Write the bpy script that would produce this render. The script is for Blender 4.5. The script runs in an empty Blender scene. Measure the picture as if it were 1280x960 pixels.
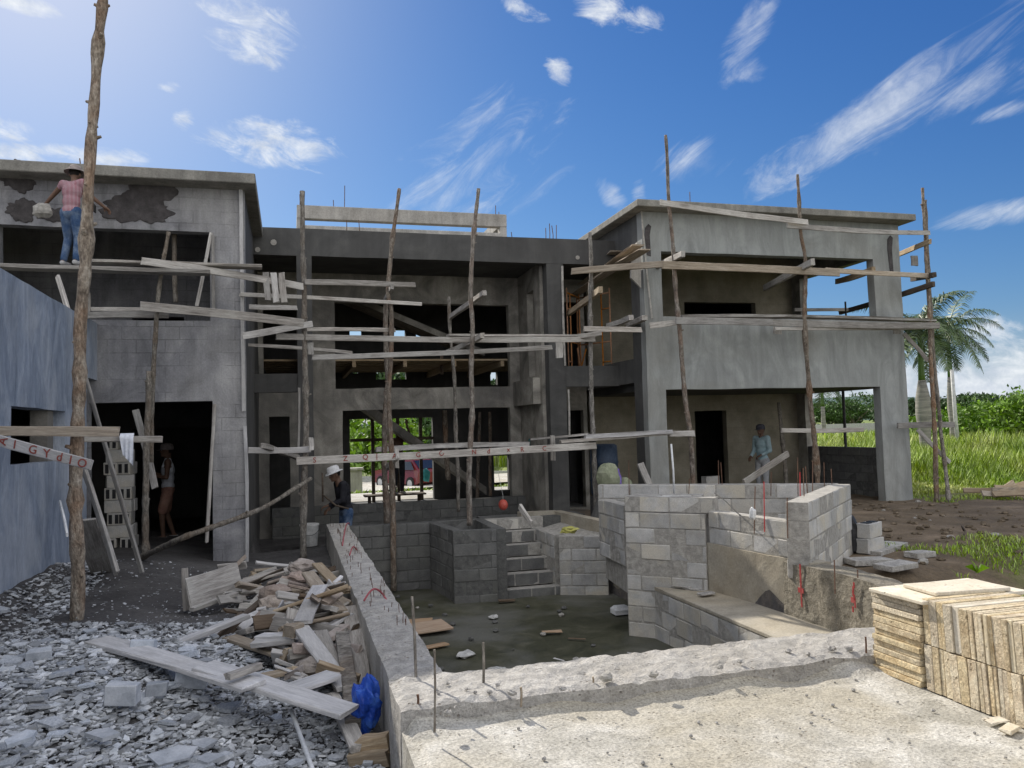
import bpy, bmesh, math, random
import numpy as np
from mathutils import Vector, Matrix, noise, Euler
random.seed(7); rng = np.random.default_rng(7)
sc = bpy.context.scene; COL = sc.collection
R = math.radians
# ------------------------------------------------------------------ camera
FPX = 1000.0
def _basis(p, r, yaw):
    f = Vector((math.sin(yaw)*math.cos(p), math.cos(yaw)*math.cos(p), math.sin(p)))
    ri = Vector((math.cos(yaw), -math.sin(yaw), 0)); up = ri.cross(f)
    c, s = math.cos(r), math.sin(r)
    return c*ri - s*up, s*ri + c*up, f
CR, CU, CF = _basis(R(3.204), R(1.541), R(15.523)); CAM = Vector((0, 0, 1.9))
cd = bpy.data.cameras.new('camera'); cam = bpy.data.objects.new('camera', cd); COL.objects.link(cam)
cd.sensor_width = 36; cd.lens = FPX/1280*36; cd.clip_end = 6000; cd.clip_start = .05
cam.matrix_world = Matrix.Translation(CAM) @ Matrix(((CR.x, CU.x, -CF.x), (CR.y, CU.y, -CF.y), (CR.z, CU.z, -CF.z))).to_4x4()
sc.camera = cam
# measuring helpers: a pixel of the 1280 x 960 photograph meets a known plane of the place
def ray(x, y): return (x-640)/FPX*CR - (y-480)/FPX*CU + CF
def oY(x, y, Y): v = ray(x, y); return CAM + v*(Y/v.y)
def oX(x, y, X): v = ray(x, y); return CAM + v*(X/v.x)
def oZ(x, y, Z): v = ray(x, y); return CAM + v*((Z-CAM.z)/v.z)
def ppm(p): return FPX/((Vector(p)-CAM).dot(CF))      # pixels per metre there
# ------------------------------------------------------------------ world
FILL_VEIL = (6.1, 6.1, 6.3)  # radiance of the added fill cloud behind the viewer
SUN_EL, SUN_AZ = R(34.6), R(-17.5)       # azimuth from +Y towards +X
w = bpy.data.worlds.new('World'); sc.world = w; w.use_nodes = True
w.cycles.sampling_method = 'MANUAL'; w.cycles.sample_map_resolution = 256
class NT:
    def __init__(s, t): s.t = t; s.n = t.nodes; s.n.clear()
    def add(s, ty, **k):
        n = s.n.new(ty); ins = k.pop('i', {})
        for a, b in k.items(): setattr(n, a, b)
        for a, b in ins.items():
            if isinstance(b, bpy.types.NodeSocket): s.t.links.new(b, n.inputs[a])
            else: n.inputs[a].default_value = b
        return n
    def m(s, op, a, b=0.0, c=None, clamp=False):
        i = {0: a, 1: b}
        if c is not None: i[2] = c
        return s.add('ShaderNodeMath', operation=op, use_clamp=clamp, i=i).outputs[0]
    def vm(s, op, a, b=(0, 0, 0)):
        n = s.add('ShaderNodeVectorMath', operation=op, i={0: a, 1: b}); return n.outputs['Value' if op in ('DOT_PRODUCT', 'LENGTH') else 'Vector']
    def noise(s, vec, scale, detail=5, rough=.55, dist=0., out=0):
        return s.add('ShaderNodeTexNoise', i={'Vector': vec, 'Scale': scale, 'Detail': detail, 'Roughness': rough, 'Distortion': dist}).outputs[out]
    def mapr(s, v, a, b, c=0., d=1., smooth=False):
        n = s.add('ShaderNodeMapRange', i={'Value': v, 'From Min': a, 'From Max': b, 'To Min': c, 'To Max': d})
        if smooth: n.interpolation_type = 'SMOOTHSTEP'
        return n.outputs[0]
    def ramp(s, v, stops):
        n = s.add('ShaderNodeValToRGB', i={0: v}); e = n.color_ramp.elements
        while len(e) < len(stops): e.new(.5)
        for q, (p, c) in zip(e, stops): q.position = p; q.color = (*c, 1) if len(c) == 3 else c
        return n.outputs[0]
    def mix(s, f, a, b, mode='MIX'):
        n = s.add('ShaderNodeMix', data_type='RGBA', blend_type=mode)
        for k, v in ((0, f), (6, a), (7, b)):
            if isinstance(v, bpy.types.NodeSocket): s.t.links.new(v, n.inputs[k])
            else: n.inputs[k].default_value = v if k == 0 else ((*v, 1) if len(v) == 3 else v)
        return n.outputs[2]
    def bump(s, h, dist, st=1., nrm=None):
        i = {'Height': h, 'Distance': dist, 'Strength': st}
        if nrm: i['Normal'] = nrm
        return s.add('ShaderNodeBump', i=i).outputs[0]
N = NT(w.node_tree)
sky = N.add('ShaderNodeTexSky', sky_type='NISHITA', sun_disc=False, sun_elevation=SUN_EL, sun_rotation=SUN_AZ,
            altitude=50, air_density=1.15, dust_density=.35, ozone_density=3.0)
dirv = N.add('ShaderNodeTexCoord').outputs['Generated']
# clouds: patches of vapour at fixed bearings of the sky: (centre px, half length, half width, turn, strength, wisp)
def blob(cx, cy, rx, ry, deg):
    d = ray(cx, cy).normalized(); a = R(deg)
    t1 = (CR*math.cos(a) + CU*math.sin(a)); t2 = (-CR*math.sin(a) + CU*math.cos(a))
    t1 = (t1 - d*t1.dot(d)).normalized(); t2 = (t2 - d*t2.dot(d) - t1*t1.dot(t2)).normalized()
    k1 = N.vm('DOT_PRODUCT', dirv, tuple(t1)); k2 = N.vm('DOT_PRODUCT', dirv, tuple(t2)); k3 = N.vm('DOT_PRODUCT', dirv, tuple(d))
    o1 = 0.; o2 = 0.
    q1 = N.m('MULTIPLY', k1, FPX/rx); q2 = N.m('MULTIPLY', k2, FPX/ry)
    r2 = N.m('ADD', N.m('MULTIPLY', q1, q1), N.m('MULTIPLY', q2, q2))
    e = N.m('SUBTRACT', 1.0, r2)
    return N.m('MULTIPLY', N.m('MAXIMUM', e, -3.), N.m('GREATER_THAN', k3, .2))
def field(bl):
    acc = None
    for (x, y, rx, ry, dg, st) in bl:
        b = N.m('SUBTRACT', N.m('MULTIPLY', blob(x, y, rx, ry, dg), .42), 1-st)
        acc = b if acc is None else N.m('MAXIMUM', acc, b)
    return acc
wisps = [(1100, 140, 135, 32, 33, 1.03), (1215, 70, 110, 26, 38, .93), (1210, 115, 90, 22, 20, .85), (935, 45, 55, 20, 62, .96), (930, 85, 24, 16, 0, .9), (590, 215, 120, 60, 25, .82), (560, 240, 70, 40, 20, .86),
         (1235, 268, 60, 13, 10, .93), (865, 205, 40, 24, 20, 1.0), (765, 245, 24, 12, -50, .93), (800, 238, 10, 14, 0, .9), (1260, 138, 40, 9, 12, .85), (640, 160, 90, 60, 20, .66)]
puffs = [(310, 35, 52, 34, -35, 1.05), (338, 178, 68, 26, -8, 1.06), (300, 160, 30, 14, 0, .98), (230, 150, 12, 11, 0, 1.0), (212, 108, 14, 7, 0, .95), (10, 160, 26, 12, -20, 1.0), (35, 190, 60, 9, 0, 1.02), (130, 197, 40, 12, 0, 1.08),
         (700, 88, 14, 20, 40, 1.02), (655, 12, 26, 12, -30, 1.02), (765, 12, 55, 18, -20, 1.02), (25, 5, 30, 9, -15, 1.05), (1240, 410, 36, 15, -8, 1.06), (1262, 482, 62, 28, 8, 1.2), (1200, 470, 60, 22, 0, 1.0), (1330, 470, 80, 45, 0, 1.2), (1000, 500, 90, 18, 0, 1.1), (1140, 478, 60, 24, 0, 1.05), (520, 470, 120, 12, 0, 1.0)]
def streak(cx, cy, deg, sx, sy):
    d = ray(cx, cy).normalized(); a = R(deg); t1 = CR*math.cos(a) + CU*math.sin(a); t2 = -CR*math.sin(a) + CU*math.cos(a)
    return N.add('ShaderNodeCombineXYZ', i={0: N.m('MULTIPLY', N.vm('DOT_PRODUCT', dirv, tuple(t1)), sx), 1: N.m('MULTIPLY', N.vm('DOT_PRODUCT', dirv, tuple(t2)), sy), 2: N.vm('DOT_PRODUCT', dirv, tuple(d))}).outputs[0]
n1 = N.noise(streak(1000, 160, 36, 9, 26), 1, 8, .66, .9); n2 = N.noise(streak(300, 160, -14, 20, 42), 1, 7, .66, .5)
cw = N.mapr(N.m('ADD', field(wisps), N.m('MULTIPLY', N.m('SUBTRACT', n1, .5), 2.3)), -.12, .95, smooth=True)
cp = N.mapr(N.m('ADD', field(puffs), N.m('MULTIPLY', N.m('SUBTRACT', n2, .5), 2.1)), -.05, .75, smooth=True)
cov = N.m('MAXIMUM', N.m('MULTIPLY', cw, .62), N.m('MULTIPLY', cp, .92))
lay = N.noise(dirv, 60, 6, .6); ccol = N.mix(N.mapr(lay, .35, .65), (2.7, 2.95, 3.35), (3.8, 3.95, 4.1))
sp = N.add('ShaderNodeSeparateXYZ', i={0: sky.outputs[0]})     # deepen the clear sky
clr = N.add('ShaderNodeCombineXYZ', i={0: N.m('MULTIPLY', N.m('POWER', sp.outputs[0], 1.57), .09), 1: N.m('MULTIPLY', N.m('POWER', sp.outputs[1], 1.2), .194), 2: N.m('MULTIPLY', N.m('POWER', sp.outputs[2], .86), .5)}).outputs[0]
# broken bright cloud added unseen behind the viewer, as fill for the shaded fronts
vd = N.vm('DOT_PRODUCT', dirv, (-.12, -.80, .58)); fill_veil = N.m('MULTIPLY', N.mapr(vd, .02, .55, smooth=True), N.mapr(N.noise(dirv, 3, 6, .6, .5), .3, .55, .55, 1.))
clr = N.mix(N.mapr(N.add('ShaderNodeSeparateXYZ', i={0: dirv}).outputs[2], .12, -.02, 0, .85, True), clr, (2.3, 2.75, 3.25))
glow = N.m('POWER', N.m('MAXIMUM', N.vm('DOT_PRODUCT', dirv, (math.sin(SUN_AZ)*math.cos(SUN_EL), math.cos(SUN_AZ)*math.cos(SUN_EL), math.sin(SUN_EL))), 0.), 26.)
clr = N.mix(N.m('MULTIPLY', glow, .55), clr, (3.4, 3.6, 3.9))
skc = N.mix(fill_veil, clr, FILL_VEIL); skc = N.mix(cov, skc, ccol)
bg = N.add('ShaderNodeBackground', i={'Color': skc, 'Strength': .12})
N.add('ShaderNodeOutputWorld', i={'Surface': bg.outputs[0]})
sd = bpy.data.lights.new('sun', 'SUN'); sd.energy = 3.0; sd.angle = R(.53); sd.color = (1, .93, .82)
so = bpy.data.objects.new('sun', sd); COL.objects.link(so); so.location = (-10, 30, 30)
SD = Vector((math.sin(SUN_AZ)*math.cos(SUN_EL), math.cos(SUN_AZ)*math.cos(SUN_EL), math.sin(SUN_EL)))
so.rotation_euler = SD.to_track_quat('Z', 'Y').to_euler()
vs = sc.view_settings; vs.view_transform = 'Standard'; vs.look = 'None'; vs.gamma = 1; vs.exposure = 1.0; vs.use_curve_mapping = False
try: sc.cycles.max_bounces = 6; sc.cycles.diffuse_bounces = 4; sc.cycles.glossy_bounces = 2; sc.cycles.transmission_bounces = 2
except Exception: pass
# ------------------------------------------------------------------ materials
MT = {}
def mk(name, stops, scale=3., detail=8, rough=.9, bump=.01, bdist=None, st=(1, 1, 1), dist=0., fine=40, finea=.25, big=.45, bigc=None, biga=.5,
       isl=0., obj=0., blocks=None, bst=.6, pits=0., spec=.3, coat=None, streak=0.):
    m = bpy.data.materials.new(name); m.use_nodes = True; T = NT(m.node_tree)
    co = T.add('ShaderNodeTexCoord').outputs['Object']
    if obj:
        oi = T.add('ShaderNodeObjectInfo').outputs['Random']
        co = T.vm('ADD', co, T.add('ShaderNodeCombineXYZ', i={0: T.m('MULTIPLY', oi, 37.), 1: T.m('MULTIPLY', oi, 91.), 2: T.m('MULTIPLY', oi, 53.)}).outputs[0])
    v = T.add('ShaderNodeMapping', i={'Vector': co, 'Scale': st}).outputs[0]
    a = T.noise(v, scale, detail, .62, dist); f = T.noise(v, fine, 4, .7); b = T.noise(co, big, 4, .6, .4)
    c = T.ramp(a, stops)
    if bigc: c = T.mix(T.mapr(b, .42, .66, 0, biga, True), c, bigc)
    c = T.mix(1., c, T.ramp(f, [(.2, (1-finea,)*3), (.8, (1+finea*.5,)*3)]), 'MULTIPLY')
    if isl or obj:
        h = T.add('ShaderNodeHueSaturation', i={'Color': c})
        r = T.add('ShaderNodeNewGeometry').outputs['Random Per Island'] if isl else oi
        T.t.links.new(T.mapr(r, 0, 1, 1-(isl or obj), 1+(isl or obj)), h.inputs['Value'])
        T.t.links.new(T.mapr(T.m('FRACT', T.m('MULTIPLY', r, 7.31)), 0, 1, .75, 1.25), h.inputs['Saturation']); c = h.outputs[0]
    if streak:
        sv = T.add('ShaderNodeMapping', i={'Vector': co, 'Scale': (5, 5, .5)}).outputs[0]
        s_ = T.noise(sv, 1.2, 6, .6, .3); c = T.mix(1., c, T.ramp(s_, [(.35, (1-streak,)*3), (.6, (1, 1, 1))]), 'MULTIPLY')
    hgt = T.m('ADD', T.m('MULTIPLY', a, 1.), T.m('MULTIPLY', f, .35))
    nr = T.bump(hgt, bump, bst)
    if blocks:
        sw = T.add('ShaderNodeSeparateXYZ', i={0: co}); al = T.m('ADD', sw.outputs[0], sw.outputs[1])
        bv = T.add('ShaderNodeCombineXYZ', i={0: al, 1: sw.outputs[2]}).outputs[0]
        wob = T.vm('ADD', bv, T.vm('MULTIPLY', T.noise(co, 3, 3, out=1), (.03, .03, 0)))
        bt = T.add('ShaderNodeTexBrick', i={'Vector': wob, 'Color1': (1, 1, 1, 1), 'Color2': (.86, .86, .88, 1), 'Mortar': (.5, .5, .5, 1), 'Scale': 1., 'Mortar Size': .008, 'Mortar Smooth': .3, 'Brick Width': .4, 'Row Height': .2})
        msk = T.m('MULTIPLY', T.mapr(T.noise(co, 1.3, 5, .6), .38, .6, 0, 1, True), blocks)
        c = T.mix(msk, c, T.mix(1., c, bt.outputs[0], 'MULTIPLY'))
        nr = T.bump(T.m('MULTIPLY', bt.outputs['Fac'], msk), -.012, .8, nr)
    if pits:
        vo = T.add('ShaderNodeTexVoronoi', i={'Vector': co, 'Scale': pits}).outputs['Distance']
        pm = T.m('MULTIPLY', T.mapr(vo, .1, .28, 1, 0, True), T.mapr(T.noise(co, pits*.25, 4), .48, .62, 0, 1, True))
        c = T.mix(T.m('MULTIPLY', pm, .6), c, T.mix(1., c, (.35, .28, .2), 'MULTIPLY')); nr = T.bump(pm, -.006, .9, nr)
    p = T.add('ShaderNodeBsdfPrincipled', i={'Base Color': c, 'Roughness': rough, 'Normal': nr})
    p.inputs['Specular IOR Level'].default_value = spec
    if coat: p.inputs['Roughness'].default_value = coat
    T.add('ShaderNodeOutputMaterial', i={'Surface': p.outputs[0]}); MT[name] = m; return m
g3 = lambda a, b, c: [(.3, a), (.5, b), (.7, c)]
mk('plaster_blue', g3((.19, .23, .295), (.28, .33, .415), (.41, .46, .545)), 2.1, st=(1, 1.3, .45), dist=1.6, bump=.03, fine=26, finea=.25, big=.9, bigc=(.44, .475, .53), biga=.7, streak=.14)
mk('plaster_left', g3((.17, .17, .18), (.28, .28, .295), (.42, .415, .42)), 2.2, st=(1, 1, .8), dist=.8, bump=.015, bigc=(.44, .43, .41), blocks=.5, streak=.2)
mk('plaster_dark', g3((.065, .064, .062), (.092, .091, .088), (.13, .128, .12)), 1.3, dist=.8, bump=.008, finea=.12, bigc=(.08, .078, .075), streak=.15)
mk('plaster_mid', g3((.17, .16, .14), (.33, .31, .27), (.50, .47, .41)), 1.5, dist=1.2, bump=.015, bigc=(.12, .115, .11), biga=.7, streak=.15)
mk('plaster_right', g3((.27, .28, .275), (.335, .35, .34), (.41, .425, .415)), 1.4, st=(1.4, 1.4, .55), dist=1.9, bump=.01, finea=.12, bigc=(.24, .23, .20), biga=.5, streak=.15)
mk('plaster_ochre', g3((.20, .18, .13), (.28, .25, .185), (.36, .325, .25)), 2., bump=.008, blocks=.25)
mk('wet_plaster', g3((.05, .046, .046), (.08, .073, .073), (.12, .11, .11)), 7, bump=.03, fine=60, bst=.9)
mk('concrete_pale', g3((.36, .345, .31), (.47, .45, .41), (.58, .55, .50)), 3, bump=.02, fine=50, finea=.4, bigc=(.34, .31, .27), streak=.25)
mk('roof_concrete', g3((.20, .19, .17), (.28, .27, .24), (.36, .34, .30)), 3, bump=.02, fine=40, finea=.4, streak=.25)
mk('rough_concrete', g3((.34, .33, .31), (.50, .48, .45), (.66, .64, .60)), 9, bump=.05, fine=70, finea=.5, bst=1., pits=26, bigc=(.42, .38, .31))
mk('pebble_render', g3((.22, .20, .16), (.32, .29, .23), (.42, .38, .31)), 14, bump=.09, fine=60, finea=.5, bst=1., pits=30)
mk('bench_render', g3((.26, .235, .19), (.36, .33, .27), (.44, .40, .33)), 3, bump=.02, finea=.3, bigc=(.42, .34, .22), biga=.5)
mk('block', g3((.33, .33, .32), (.44, .435, .42), (.55, .54, .52)), 5, bump=.012, fine=90, finea=.35, isl=.18, bst=1., big=1.7, bigc=(.52, .48, .40), biga=.85)
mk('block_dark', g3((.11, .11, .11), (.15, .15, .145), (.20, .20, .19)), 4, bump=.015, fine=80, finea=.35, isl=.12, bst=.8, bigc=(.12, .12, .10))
mk('mortar', g3((.25, .24, .22), (.35, .335, .305), (.46, .44, .40)), 14, bump=.03, fine=70)
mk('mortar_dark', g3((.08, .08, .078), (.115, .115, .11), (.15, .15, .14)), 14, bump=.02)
mk('deck', g3((.36, .345, .30), (.52, .50, .45), (.70, .685, .64)), 3.2, dist=.8, bump=.02, fine=70, finea=.75, big=.7, bigc=(.42, .38, .295), biga=.75, bst=1., pits=30)
mk('pool_floor', g3((.033, .036, .019), (.062, .062, .036), (.105, .102, .068)), 2.2, dist=1.4, bump=.02, fine=45, finea=.5, big=.5, bigc=(.14, .14, .125), biga=.85, coat=.6)
mk('rubble', g3((.29, .30, .315), (.43, .445, .46), (.58, .59, .60)), 8, bump=.008, fine=60, isl=.5)
mk('slab_piece', g3((.30, .325, .36), (.42, .445, .48), (.56, .575, .60)), 6, bump=.008, fine=60, obj=.32)
WST = (1.2, 16, 16)
mk('wood_grey', g3((.21, .19, .17), (.36, .335, .305), (.52, .49, .45)), 2.2, st=WST, bump=.01, fine=9, finea=.5, obj=.38, big=1.3, bigc=(.52, .50, .46), biga=.75)
mk('bark_pale', g3((.17, .13, .10), (.36, .30, .235), (.56, .50, .42)), 4, st=(3, 3, 1.2), bump=.05, fine=16, finea=.7, big=2., bst=1., bigc=(.33, .19, .11), biga=.6)
mk('wood_tan', g3((.24, .18, .125), (.36, .285, .20), (.50, .42, .32)), 2.2, st=WST, bump=.01, fine=9, finea=.45, obj=.22, bigc=(.40, .34, .26), biga=.5)
mk('wood_dark', g3((.06, .045, .035), (.10, .075, .055), (.15, .12, .09)), 2.2, st=WST, bump=.01, fine=9, obj=.25)
mk('wood_white', g3((.42, .42, .42), (.56, .55, .55), (.68, .67, .66)), 2., st=(1.5, 10, 10), bump=.01, fine=9, finea=.3, obj=.15, bigc=(.36, .34, .31), biga=.6)
mk('bark', g3((.10, .08, .065), (.25, .21, .17), (.46, .42, .36)), 5, st=(4, 4, 1.6), bump=.05, fine=16, finea=.7, big=2.2, obj=.15, bst=1., bigc=(.30, .17, .10), biga=.5)
mk('bark_grey', g3((.10, .09, .08), (.25, .23, .20), (.44, .41, .365)), 5, st=(4, 4, 1.6), bump=.05, fine=16, finea=.7, big=2.2, obj=.15, bst=1., bigc=(.19, .14, .10), biga=.5)
mk('coral_stone', g3((.42, .31, .18), (.69, .56, .365), (.86, .76, .55)), 11, bump=.03, fine=70, finea=.6, obj=.12, pits=26, bst=.9, bigc=(.66, .60, .47))
mk('coral_pale', g3((.55, .47, .33), (.68, .60, .45), (.78, .72, .58)), 6, bump=.012, fine=60, finea=.3, obj=.08, pits=30, bigc=(.64, .58, .48))
mk('rust', g3((.07, .04, .03), (.13, .07, .045), (.20, .12, .08)), 20, bump=.003, rough=.8)
mk('steel_dark', g3((.03, .03, .03), (.05, .05, .05), (.08, .075, .07)), 20, bump=.003, rough=.7)
mk('orange_paint', g3((.30, .12, .04), (.45, .19, .06), (.52, .25, .10)), 9, bump=.003, rough=.5, obj=.1)
mk('red_paint', g3((.32, .02, .02), (.45, .03, .035), (.5, .07, .07)), 12, bump=.001, rough=.6)
mk('red_spray', g3((.24, .03, .03), (.33, .045, .045), (.38, .10, .09)), 12, bump=.001)
mk('red_faded', g3((.22, .055, .045), (.30, .09, .075), (.36, .16, .13)), 12, bump=.001)
mk('teal_paint', g3((.02, .14, .15), (.03, .2, .21), (.05, .25, .25)), 12, bump=.001)
mk('hose_red', g3((.24, .05, .06), (.34, .08, .095), (.44, .14, .15)), 12, bump=.001, rough=.5)
mk('drum_blue', g3((.012, .022, .04), (.02, .036, .065), (.04, .06, .09)), 6, bump=.02, rough=.5)
mk('blue_plastic', g3((.01, .03, .22), (.02, .08, .45), (.10, .24, .7)), 6, bump=.02, rough=.35)
mk('white_plastic', g3((.6, .61, .62), (.72, .73, .73), (.8, .8, .8)), 6, bump=.006, rough=.45, obj=.06)
mk('white_dirty', g3((.34, .34, .33), (.48, .48, .46), (.62, .61, .59)), 9, bump=.01, rough=.6)
mk('cloth_white', g3((.58, .62, .70), (.68, .71, .78), (.76, .78, .82)), 8, bump=.01)
mk('black_plastic_and_hollows', g3((.012, .012, .014), (.02, .02, .022), (.04, .04, .042)), 8, bump=.02, rough=.4)
mk('paper', g3((.22, .185, .155), (.32, .275, .235), (.44, .39, .34)), 5, bump=.02, obj=.15, bigc=(.36, .27, .245))
mk('sack', g3((.18, .20, .13), (.26, .28, .19), (.34, .36, .26)), 7, bump=.01)
mk('yellow', g3((.34, .33, .08), (.44, .42, .12), (.5, .48, .2)), 7, bump=.01)
mk('purple', g3((.12, .08, .3), (.18, .12, .4), (.25, .2, .5)), 7, bump=.01)
mk('red_ball', g3((.38, .06, .045), (.48, .085, .06), (.52, .13, .1)), 7, bump=.002, rough=.4)
mk('orange_ply', g3((.30, .20, .13), (.40, .29, .20), (.48, .37, .27)), 3, st=(1, 8, 8), bump=.008, obj=.15)
mk('leaf', g3((.030, .065, .012), (.055, .115, .022), (.085, .155, .035)), 1.2, bump=.001, isl=.45, rough=.6)
mk('leaf_bright', g3((.10, .20, .015), (.17, .30, .03), (.24, .38, .05)), 1.2, bump=.001, isl=.4, rough=.6)
mk('leaf_dark', g3((.022, .048, .014), (.038, .075, .022), (.06, .10, .03)), 1.2, bump=.001, isl=.45, rough=.6)
mk('frond', g3((.05, .085, .03), (.085, .13, .05), (.14, .18, .085)), 1.2, bump=.001, isl=.4, rough=.5)
mk('grass_blade', g3((.16, .29, .02), (.29, .40, .05), (.48, .50, .17)), .35, bump=.001, isl=.4, rough=.6)
mk('crownshaft', g3((.06, .11, .02), (.09, .16, .035), (.12, .2, .05)), 2, bump=.002, rough=.4)
mk('palm_trunk', g3((.16, .155, .14), (.25, .24, .21), (.36, .34, .30)), 2, st=(1, 1, 9), bump=.02)
mk('car_red', g3((.12, .01, .012), (.15, .014, .016), (.17, .02, .02)), 1, bump=.0005, rough=.25, finea=.03, spec=.6)
mk('car_glass', g3((.015, .018, .02), (.02, .022, .026), (.03, .03, .035)), 1, bump=.0002, rough=.08, finea=.02, spec=.7)
mk('tyre', g3((.015, .015, .015), (.025, .025, .025), (.04, .04, .04)), 9, bump=.002)
mk('chrome', g3((.4, .4, .4), (.5, .5, .5), (.6, .6, .6)), 9, bump=.001, rough=.3)
mk('skin', g3((.12, .07, .048), (.16, .094, .064), (.20, .12, .085)), 8, bump=.002, finea=.06, rough=.55)
mk('hair', g3((.01, .008, .007), (.015, .012, .01), (.025, .02, .018)), 30, bump=.004)
mk('jeans', g3((.02, .05, .11), (.04, .08, .17), (.10, .16, .26)), 9, bump=.006, bigc=(.3, .36, .42), biga=.4, big=4)
mk('tank_white', g3((.52, .54, .58), (.62, .64, .68), (.7, .72, .75)), 8, bump=.006)
mk('shorts', g3((.26, .14, .11), (.36, .2, .15), (.42, .26, .2)), 8, bump=.006)
mk('shirt_dark', g3((.012, .012, .016), (.022, .022, .028), (.035, .035, .042)), 8, bump=.008)
mk('shirt_blue', g3((.30, .44, .48), (.42, .57, .61), (.54, .66, .70)), 8, bump=.01)
mk('trousers_pale', g3((.34, .35, .36), (.44, .45, .46), (.52, .53, .54)), 8, bump=.008)
mk('clod', g3((.07, .055, .035), (.13, .10, .068), (.22, .175, .125)), 8, bump=.01)
mk('hat_tan', g3((.20, .17, .16), (.28, .24, .225), (.36, .31, .29)), 14, bump=.004)
mk('hat_white', g3((.6, .6, .6), (.72, .72, .72), (.78, .78, .78)), 14, bump=.003)
mk('cap_dark', g3((.05, .05, .06), (.09, .09, .11), (.14, .14, .16)), 14, bump=.003)
mk('shoe', g3((.3, .3, .3), (.4, .4, .4), (.5, .48, .45)), 14, bump=.003)
mk('far_hill', g3((.045, .08, .07), (.06, .10, .09), (.08, .12, .11)), .02, bump=.001)
def striped():
    m = bpy.data.materials.new('shirt_striped'); m.use_nodes = True; T = NT(m.node_tree)
    co = T.add('ShaderNodeTexCoord').outputs['Object']; s = T.add('ShaderNodeSeparateXYZ', i={0: co})
    fr = T.m('FRACT', T.m('MULTIPLY', T.m('ADD', s.outputs[0], T.m('MULTIPLY', s.outputs[1], .6)), 44.))
    c = T.mix(T.mapr(fr, .60, .68), (.26, .06, .085), (.46, .40, .43)); c = T.mix(T.mapr(T.noise(co, 6), .45, .75, 0, .4), c, (.3, .25, .26))
    T.add('ShaderNodeOutputMaterial', i={'Surface': T.add('ShaderNodeBsdfPrincipled', i={'Base Color': c, 'Roughness': .9, 'Normal': T.bump(T.noise(co, 14), .01)}).outputs[0]}); MT['shirt_striped'] = m
striped()
def ground_mat():
    m = bpy.data.materials.new('ground'); m.use_nodes = True; T = NT(m.node_tree)
    co = T.add('ShaderNodeTexCoord').outputs['Object']; s = T.add('ShaderNodeSeparateXYZ', i={0: co}); X, Y = s.outputs[0], s.outputs[1]
    a = T.noise(co, 1.1, 9, .65, .6); f = T.noise(co, 22, 6, .7); pb = T.noise(co, 7, 5, .7)
    dirt = T.ramp(a, [(.3, (.08, .058, .034)), (.5, (.15, .11, .068)), (.72, (.26, .195, .13))])
    grey = T.ramp(a, [(.3, (.045, .042, .042)), (.5, (.075, .071, .07)), (.7, (.13, .125, .122))])
    grs = T.ramp(T.noise(co, .6, 6), [(.3, (.09, .13, .02)), (.6, (.17, .22, .04)), (.8, (.27, .28, .09))])
    wob = T.m('MULTIPLY', T.m('SUBTRACT', a, .5), 4.)
    base = T.mix(T.mapr(T.m('ADD', X, wob), 4.8, 6.2), grey, dirt)
    edge = T.m('SUBTRACT', T.m('ADD', Y, wob), T.m('MULTIPLY', T.m('SUBTRACT', X, 13.), .12))
    fieldm = T.m('MULTIPLY', T.mapr(edge, 14.6, 16.2), T.mapr(X, 12.8, 13.6))
    far = T.mapr(T.m('ADD', Y, wob), 25., 27.)
    nearg = T.m('MULTIPLY', T.m('MULTIPLY', T.mapr(X, 8., 9.), T.mapr(Y, 8.8, 8., 0, 1)), T.mapr(pb, .42, .55))
    base = T.mix(T.m('MAXIMUM', T.m('MAXIMUM', fieldm, far), nearg), base, grs)
    base = T.mix(1., base, T.ramp(f, [(.25, (.6, .6, .6)), (.7, (1.15, 1.15, 1.15))]), 'MULTIPLY')
    nr = T.bump(T.m('ADD', T.m('ADD', a, T.m('MULTIPLY', pb, .5)), T.m('MULTIPLY', f, .25)), .09, .9)
    T.add('ShaderNodeOutputMaterial', i={'Surface': T.add('ShaderNodeBsdfPrincipled', i={'Base Color': base, 'Roughness': .95, 'Normal': nr}).outputs[0]}); MT['ground'] = m
ground_mat()
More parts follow.
